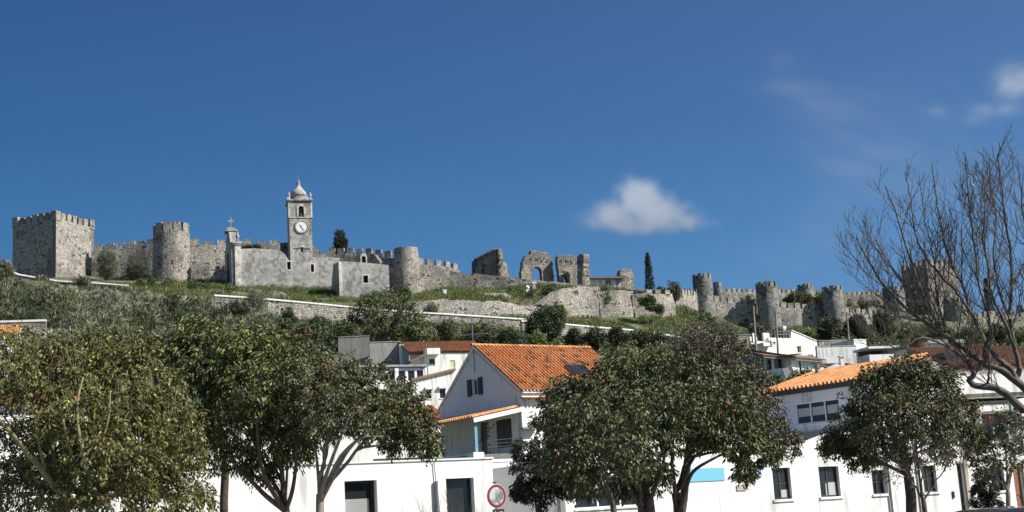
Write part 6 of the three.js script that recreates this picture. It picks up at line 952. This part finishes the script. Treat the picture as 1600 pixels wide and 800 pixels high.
for (const [x0, y0, x1, y1, D, l] of [[1180, 541, 1177, 478, 158, 'leaning wooden utility pole left of the stepped white house'], [1213.5, 533, 1211.5, 484, 166, 'thin utility pole in front of the second round tower'], [1326, 542, 1323, 488, 168, 'utility pole between the dark bushes left of the white block']]) {
  const a = at(x0, y0, D), b = at(x1, y1, D), gy = ground(a.x, a.z), t = thing('utility_pole', l, 'pole', V(a.x, gy - .4, a.z)); part('pole', rod(V(0, 0, 0), b.clone().sub(t.position), .15, 8, .10), M.oldwood, t); part('insulator', [box(.3, .05, .05, b.x - a.x, b.y - t.position.y - .35, 0), rod(V(b.x - a.x + .12, b.y - t.position.y - .33, 0), V(b.x - a.x + .12, b.y - t.position.y - .15, 0), .04)], M.oldwood, t);
}
{ // overhead cable towards the third tower
  const a = at(1288, 474, 166), b = at(1323, 490, 168), T = new Tubes(), pts = []; for (let k = 0; k <= 12; k++) { const s = k / 12; pts.push(a.clone().lerp(b, s).add(V(0, -Math.sin(s * Math.PI) * .7, 0))); } T.add(pts, pts.map(() => .028), 4, a); const t = thing('cable', 'dark cable sagging from the pole left of the white block', 'cable', a.clone()); part('cable', T.geo(), M.darkmetal, t);
}
{ // fence posts along the lower path
  for (let k = 0; k < 8; k++) { const p = at(1022 + k * 9, 522 + k * 1.5, 188), y = ground(p.x, p.z), t = thing('fence_post', 'thin grey fence post along the lower end of the path wall', 'fence post', V(p.x, y - .2, p.z), 0, 'thin grey posts along the lower path'); part('post', rod(V(0, 0, 0), V(0, p.y - y + 1.9, 0), .05, 6), M.metal, t); part('cap', box(.14, .1, .14, 0, p.y - y + 1.95, 0), M.metal, t); }
}
{ // the round road sign
  const D = 38.6, c = at(776, 775, D), t = thing('road_sign', 'round white road sign with a red ring above a dark arrow plate', 'road sign', V(c.x, 0, c.z), .64), R = .33;
  part('post', rod(V(0, 0, -.05), V(0, c.y + R + .03, -.05), .03, 10), M.metal, t); part('post_cap', box(.09, .04, .06, -.02, c.y + R + .05, -.05), M.darkmetal, t);
  const disc = (r, z, d) => new THREE.CylinderGeometry(r, r, d, 48).rotateX(Math.PI / 2).translate(0, c.y, z);
  const plate = part('plate', disc(R, -.012, .02), mat(null, { c: [.62, .50, .46], r: .4 }), t); part('rim', new THREE.TorusGeometry(R, .008, 6, 48).translate(0, c.y, -.01), M.whiteframe, plate); part('red_ring', new THREE.RingGeometry(R * .755, R * .985, 48).translate(0, c.y, .002), mat(null, { c: [.21, .018, .018], r: .4 }), plate); part('shade_painted_field', new THREE.CircleGeometry(R * .752, 48).translate(0, c.y, .0025), mat(tex(128, .7, (u, v) => { const k = lerp(.50, .17, sstep(pfbm(u, v, 5, 4, 201), .42, .68)); return [k * .95, k, k * .98, .5]; }), { r: .4, bump: 0 }), plate);  // grey mottles paint dappled tree shade into the white field
  const py = c.y - R - .03 - .17, cv = document.createElement('canvas'); cv.width = 128; cv.height = 96; const x = cv.getContext('2d'); x.fillStyle = '#202326'; x.fillRect(0, 0, 128, 96); x.strokeStyle = '#e4e6e6'; x.lineWidth = 8; x.lineCap = 'round'; x.beginPath(); x.moveTo(58, 34); x.lineTo(14, 34); x.moveTo(30, 18); x.lineTo(14, 34); x.lineTo(30, 50); x.stroke(); x.fillStyle = '#e4e6e6'; x.font = 'bold 44px sans-serif'; x.fillText('12', 68, 50);
  const ct = new THREE.CanvasTexture(cv); ct.colorSpace = THREE.SRGBColorSpace; const g = new THREE.PlaneGeometry(.38, .3); g.userData.uvDone = true; const ap = part('arrow_plate', box(.40, .32, .015, .03, py, 0), M.darkmetal, t); part('lettering', g.translate(.03, py, .0095), new THREE.MeshStandardMaterial({ map: ct, roughness: .45 }), ap);
  part('clamp', [box(.1, .04, .07, 0, c.y + .14, -.04), box(.1, .04, .07, 0, c.y - .14, -.04)], M.metal, t);
}
{ // bare shoots in front of the street building
  const p = at(690, 800, 37), t = thing('shrub', 'small shrub of bare upright shoots with few new leaves left of the road sign', 'shrub', V(p.x, .05, p.z)), r = rng(66), T = new Tubes(), L = new Leaves(LEAF.oval, LM.near);
  for (let k = 0; k < 26; k++) { const b = V(p.x + (r() - .5) * .5, .05, p.z + (r() - .5) * .4), e = V(b.x + (r() - .5) * 1.3, 1.75 + .75 * r(), b.z + (r() - .5) * .5), q = curve(b, e, 6, .10, r); T.add(q, ramp(7, .011, .004), 4, t.position); for (let j = 0; j < 4; j++) { const s = q[2 + Math.floor(r() * 4)]; T.add([s, s.clone().add(V((r() - .5) * .35, .22 + .2 * r(), (r() - .5) * .2))], [.006, .003], 3, t.position); } for (let j = 0; j < 5; j++) L.add(q[1 + Math.floor(r() * 3)], V(r() - .5, r() - .2, r() - .5), r() * 6, .9, [.09, .17, .03], r); }
  part('shoots', T.geo(), M.bark, t); L.put('foliage', t);
}
{ // the dark car at the lower right corner
  const c = at(1575, 795, 14), t = thing('parked_car', 'dark car at the lower right corner, only the edge of its roof in view', 'car', V(c.x, .01, c.z), 0), top = 1.405;
  const paint = new THREE.MeshPhysicalMaterial({ color: new THREE.Color().setRGB(.018, .019, .022), roughness: .35, clearcoat: 1, clearcoatRoughness: .05, metalness: .3 });
  const ext = (p, d, b = .05) => { const s = new THREE.Shape(); s.moveTo(...p[0]); s.splineThru(p.slice(1).map((q) => new THREE.Vector2(...q))); return new THREE.ExtrudeGeometry(s, { depth: d - 2 * b, bevelEnabled: true, bevelSize: b, bevelThickness: b, bevelSegments: 3, curveSegments: 24 }).translate(0, 0, -d / 2 + b); };
  part('body', ext([[-2.05, .35], [-2.08, .62], [-1.9, .82], [-1.05, .93], [.2, .95], [1.7, .96], [2.0, .9], [2.08, .6], [2.02, .32], [1.4, .25], [-1.4, .25], [-2.05, .35]], 1.74), paint, t);
  part('roof', ext([[-1.15, .92], [-.75, 1.16], [-.35, top - .08], [.1, top - .052], [.7, top - .06], [1.2, top - .12], [1.65, 1.15], [1.9, .94], [.4, .9], [-1.15, .92]], 1.5), paint, t);
  for (const s of [-1, 1]) { part('side_window', new THREE.ExtrudeGeometry(new THREE.Shape([[-.85, .96], [-.3, 1.26], [.15, 1.29], [.9, 1.27], [1.45, 1.0]].map((a) => new THREE.Vector2(...a))), { depth: .01, bevelEnabled: false }).translate(0, 0, s * .752 - .005), M.glass, t); }
  for (const [wx, wz] of [[-1.3, .78], [1.3, .78], [-1.3, -.78], [1.3, -.78]]) { const w = part('wheel', new THREE.TorusGeometry(.24, .085, 10, 24).translate(wx, .31, wz), M.darkmetal, t); part('rim', new THREE.CylinderGeometry(.2, .2, .12, 16).rotateX(Math.PI / 2).translate(wx, .31, wz), M.metal, w); }
  for (const s of [-1, 1]) part('headlight', new THREE.SphereGeometry(.14, 12, 8).scale(.6, .6, 1).translate(-1.98, .7, s * .6), M.whiteframe, t);
}

renderer.render(scene, camera);
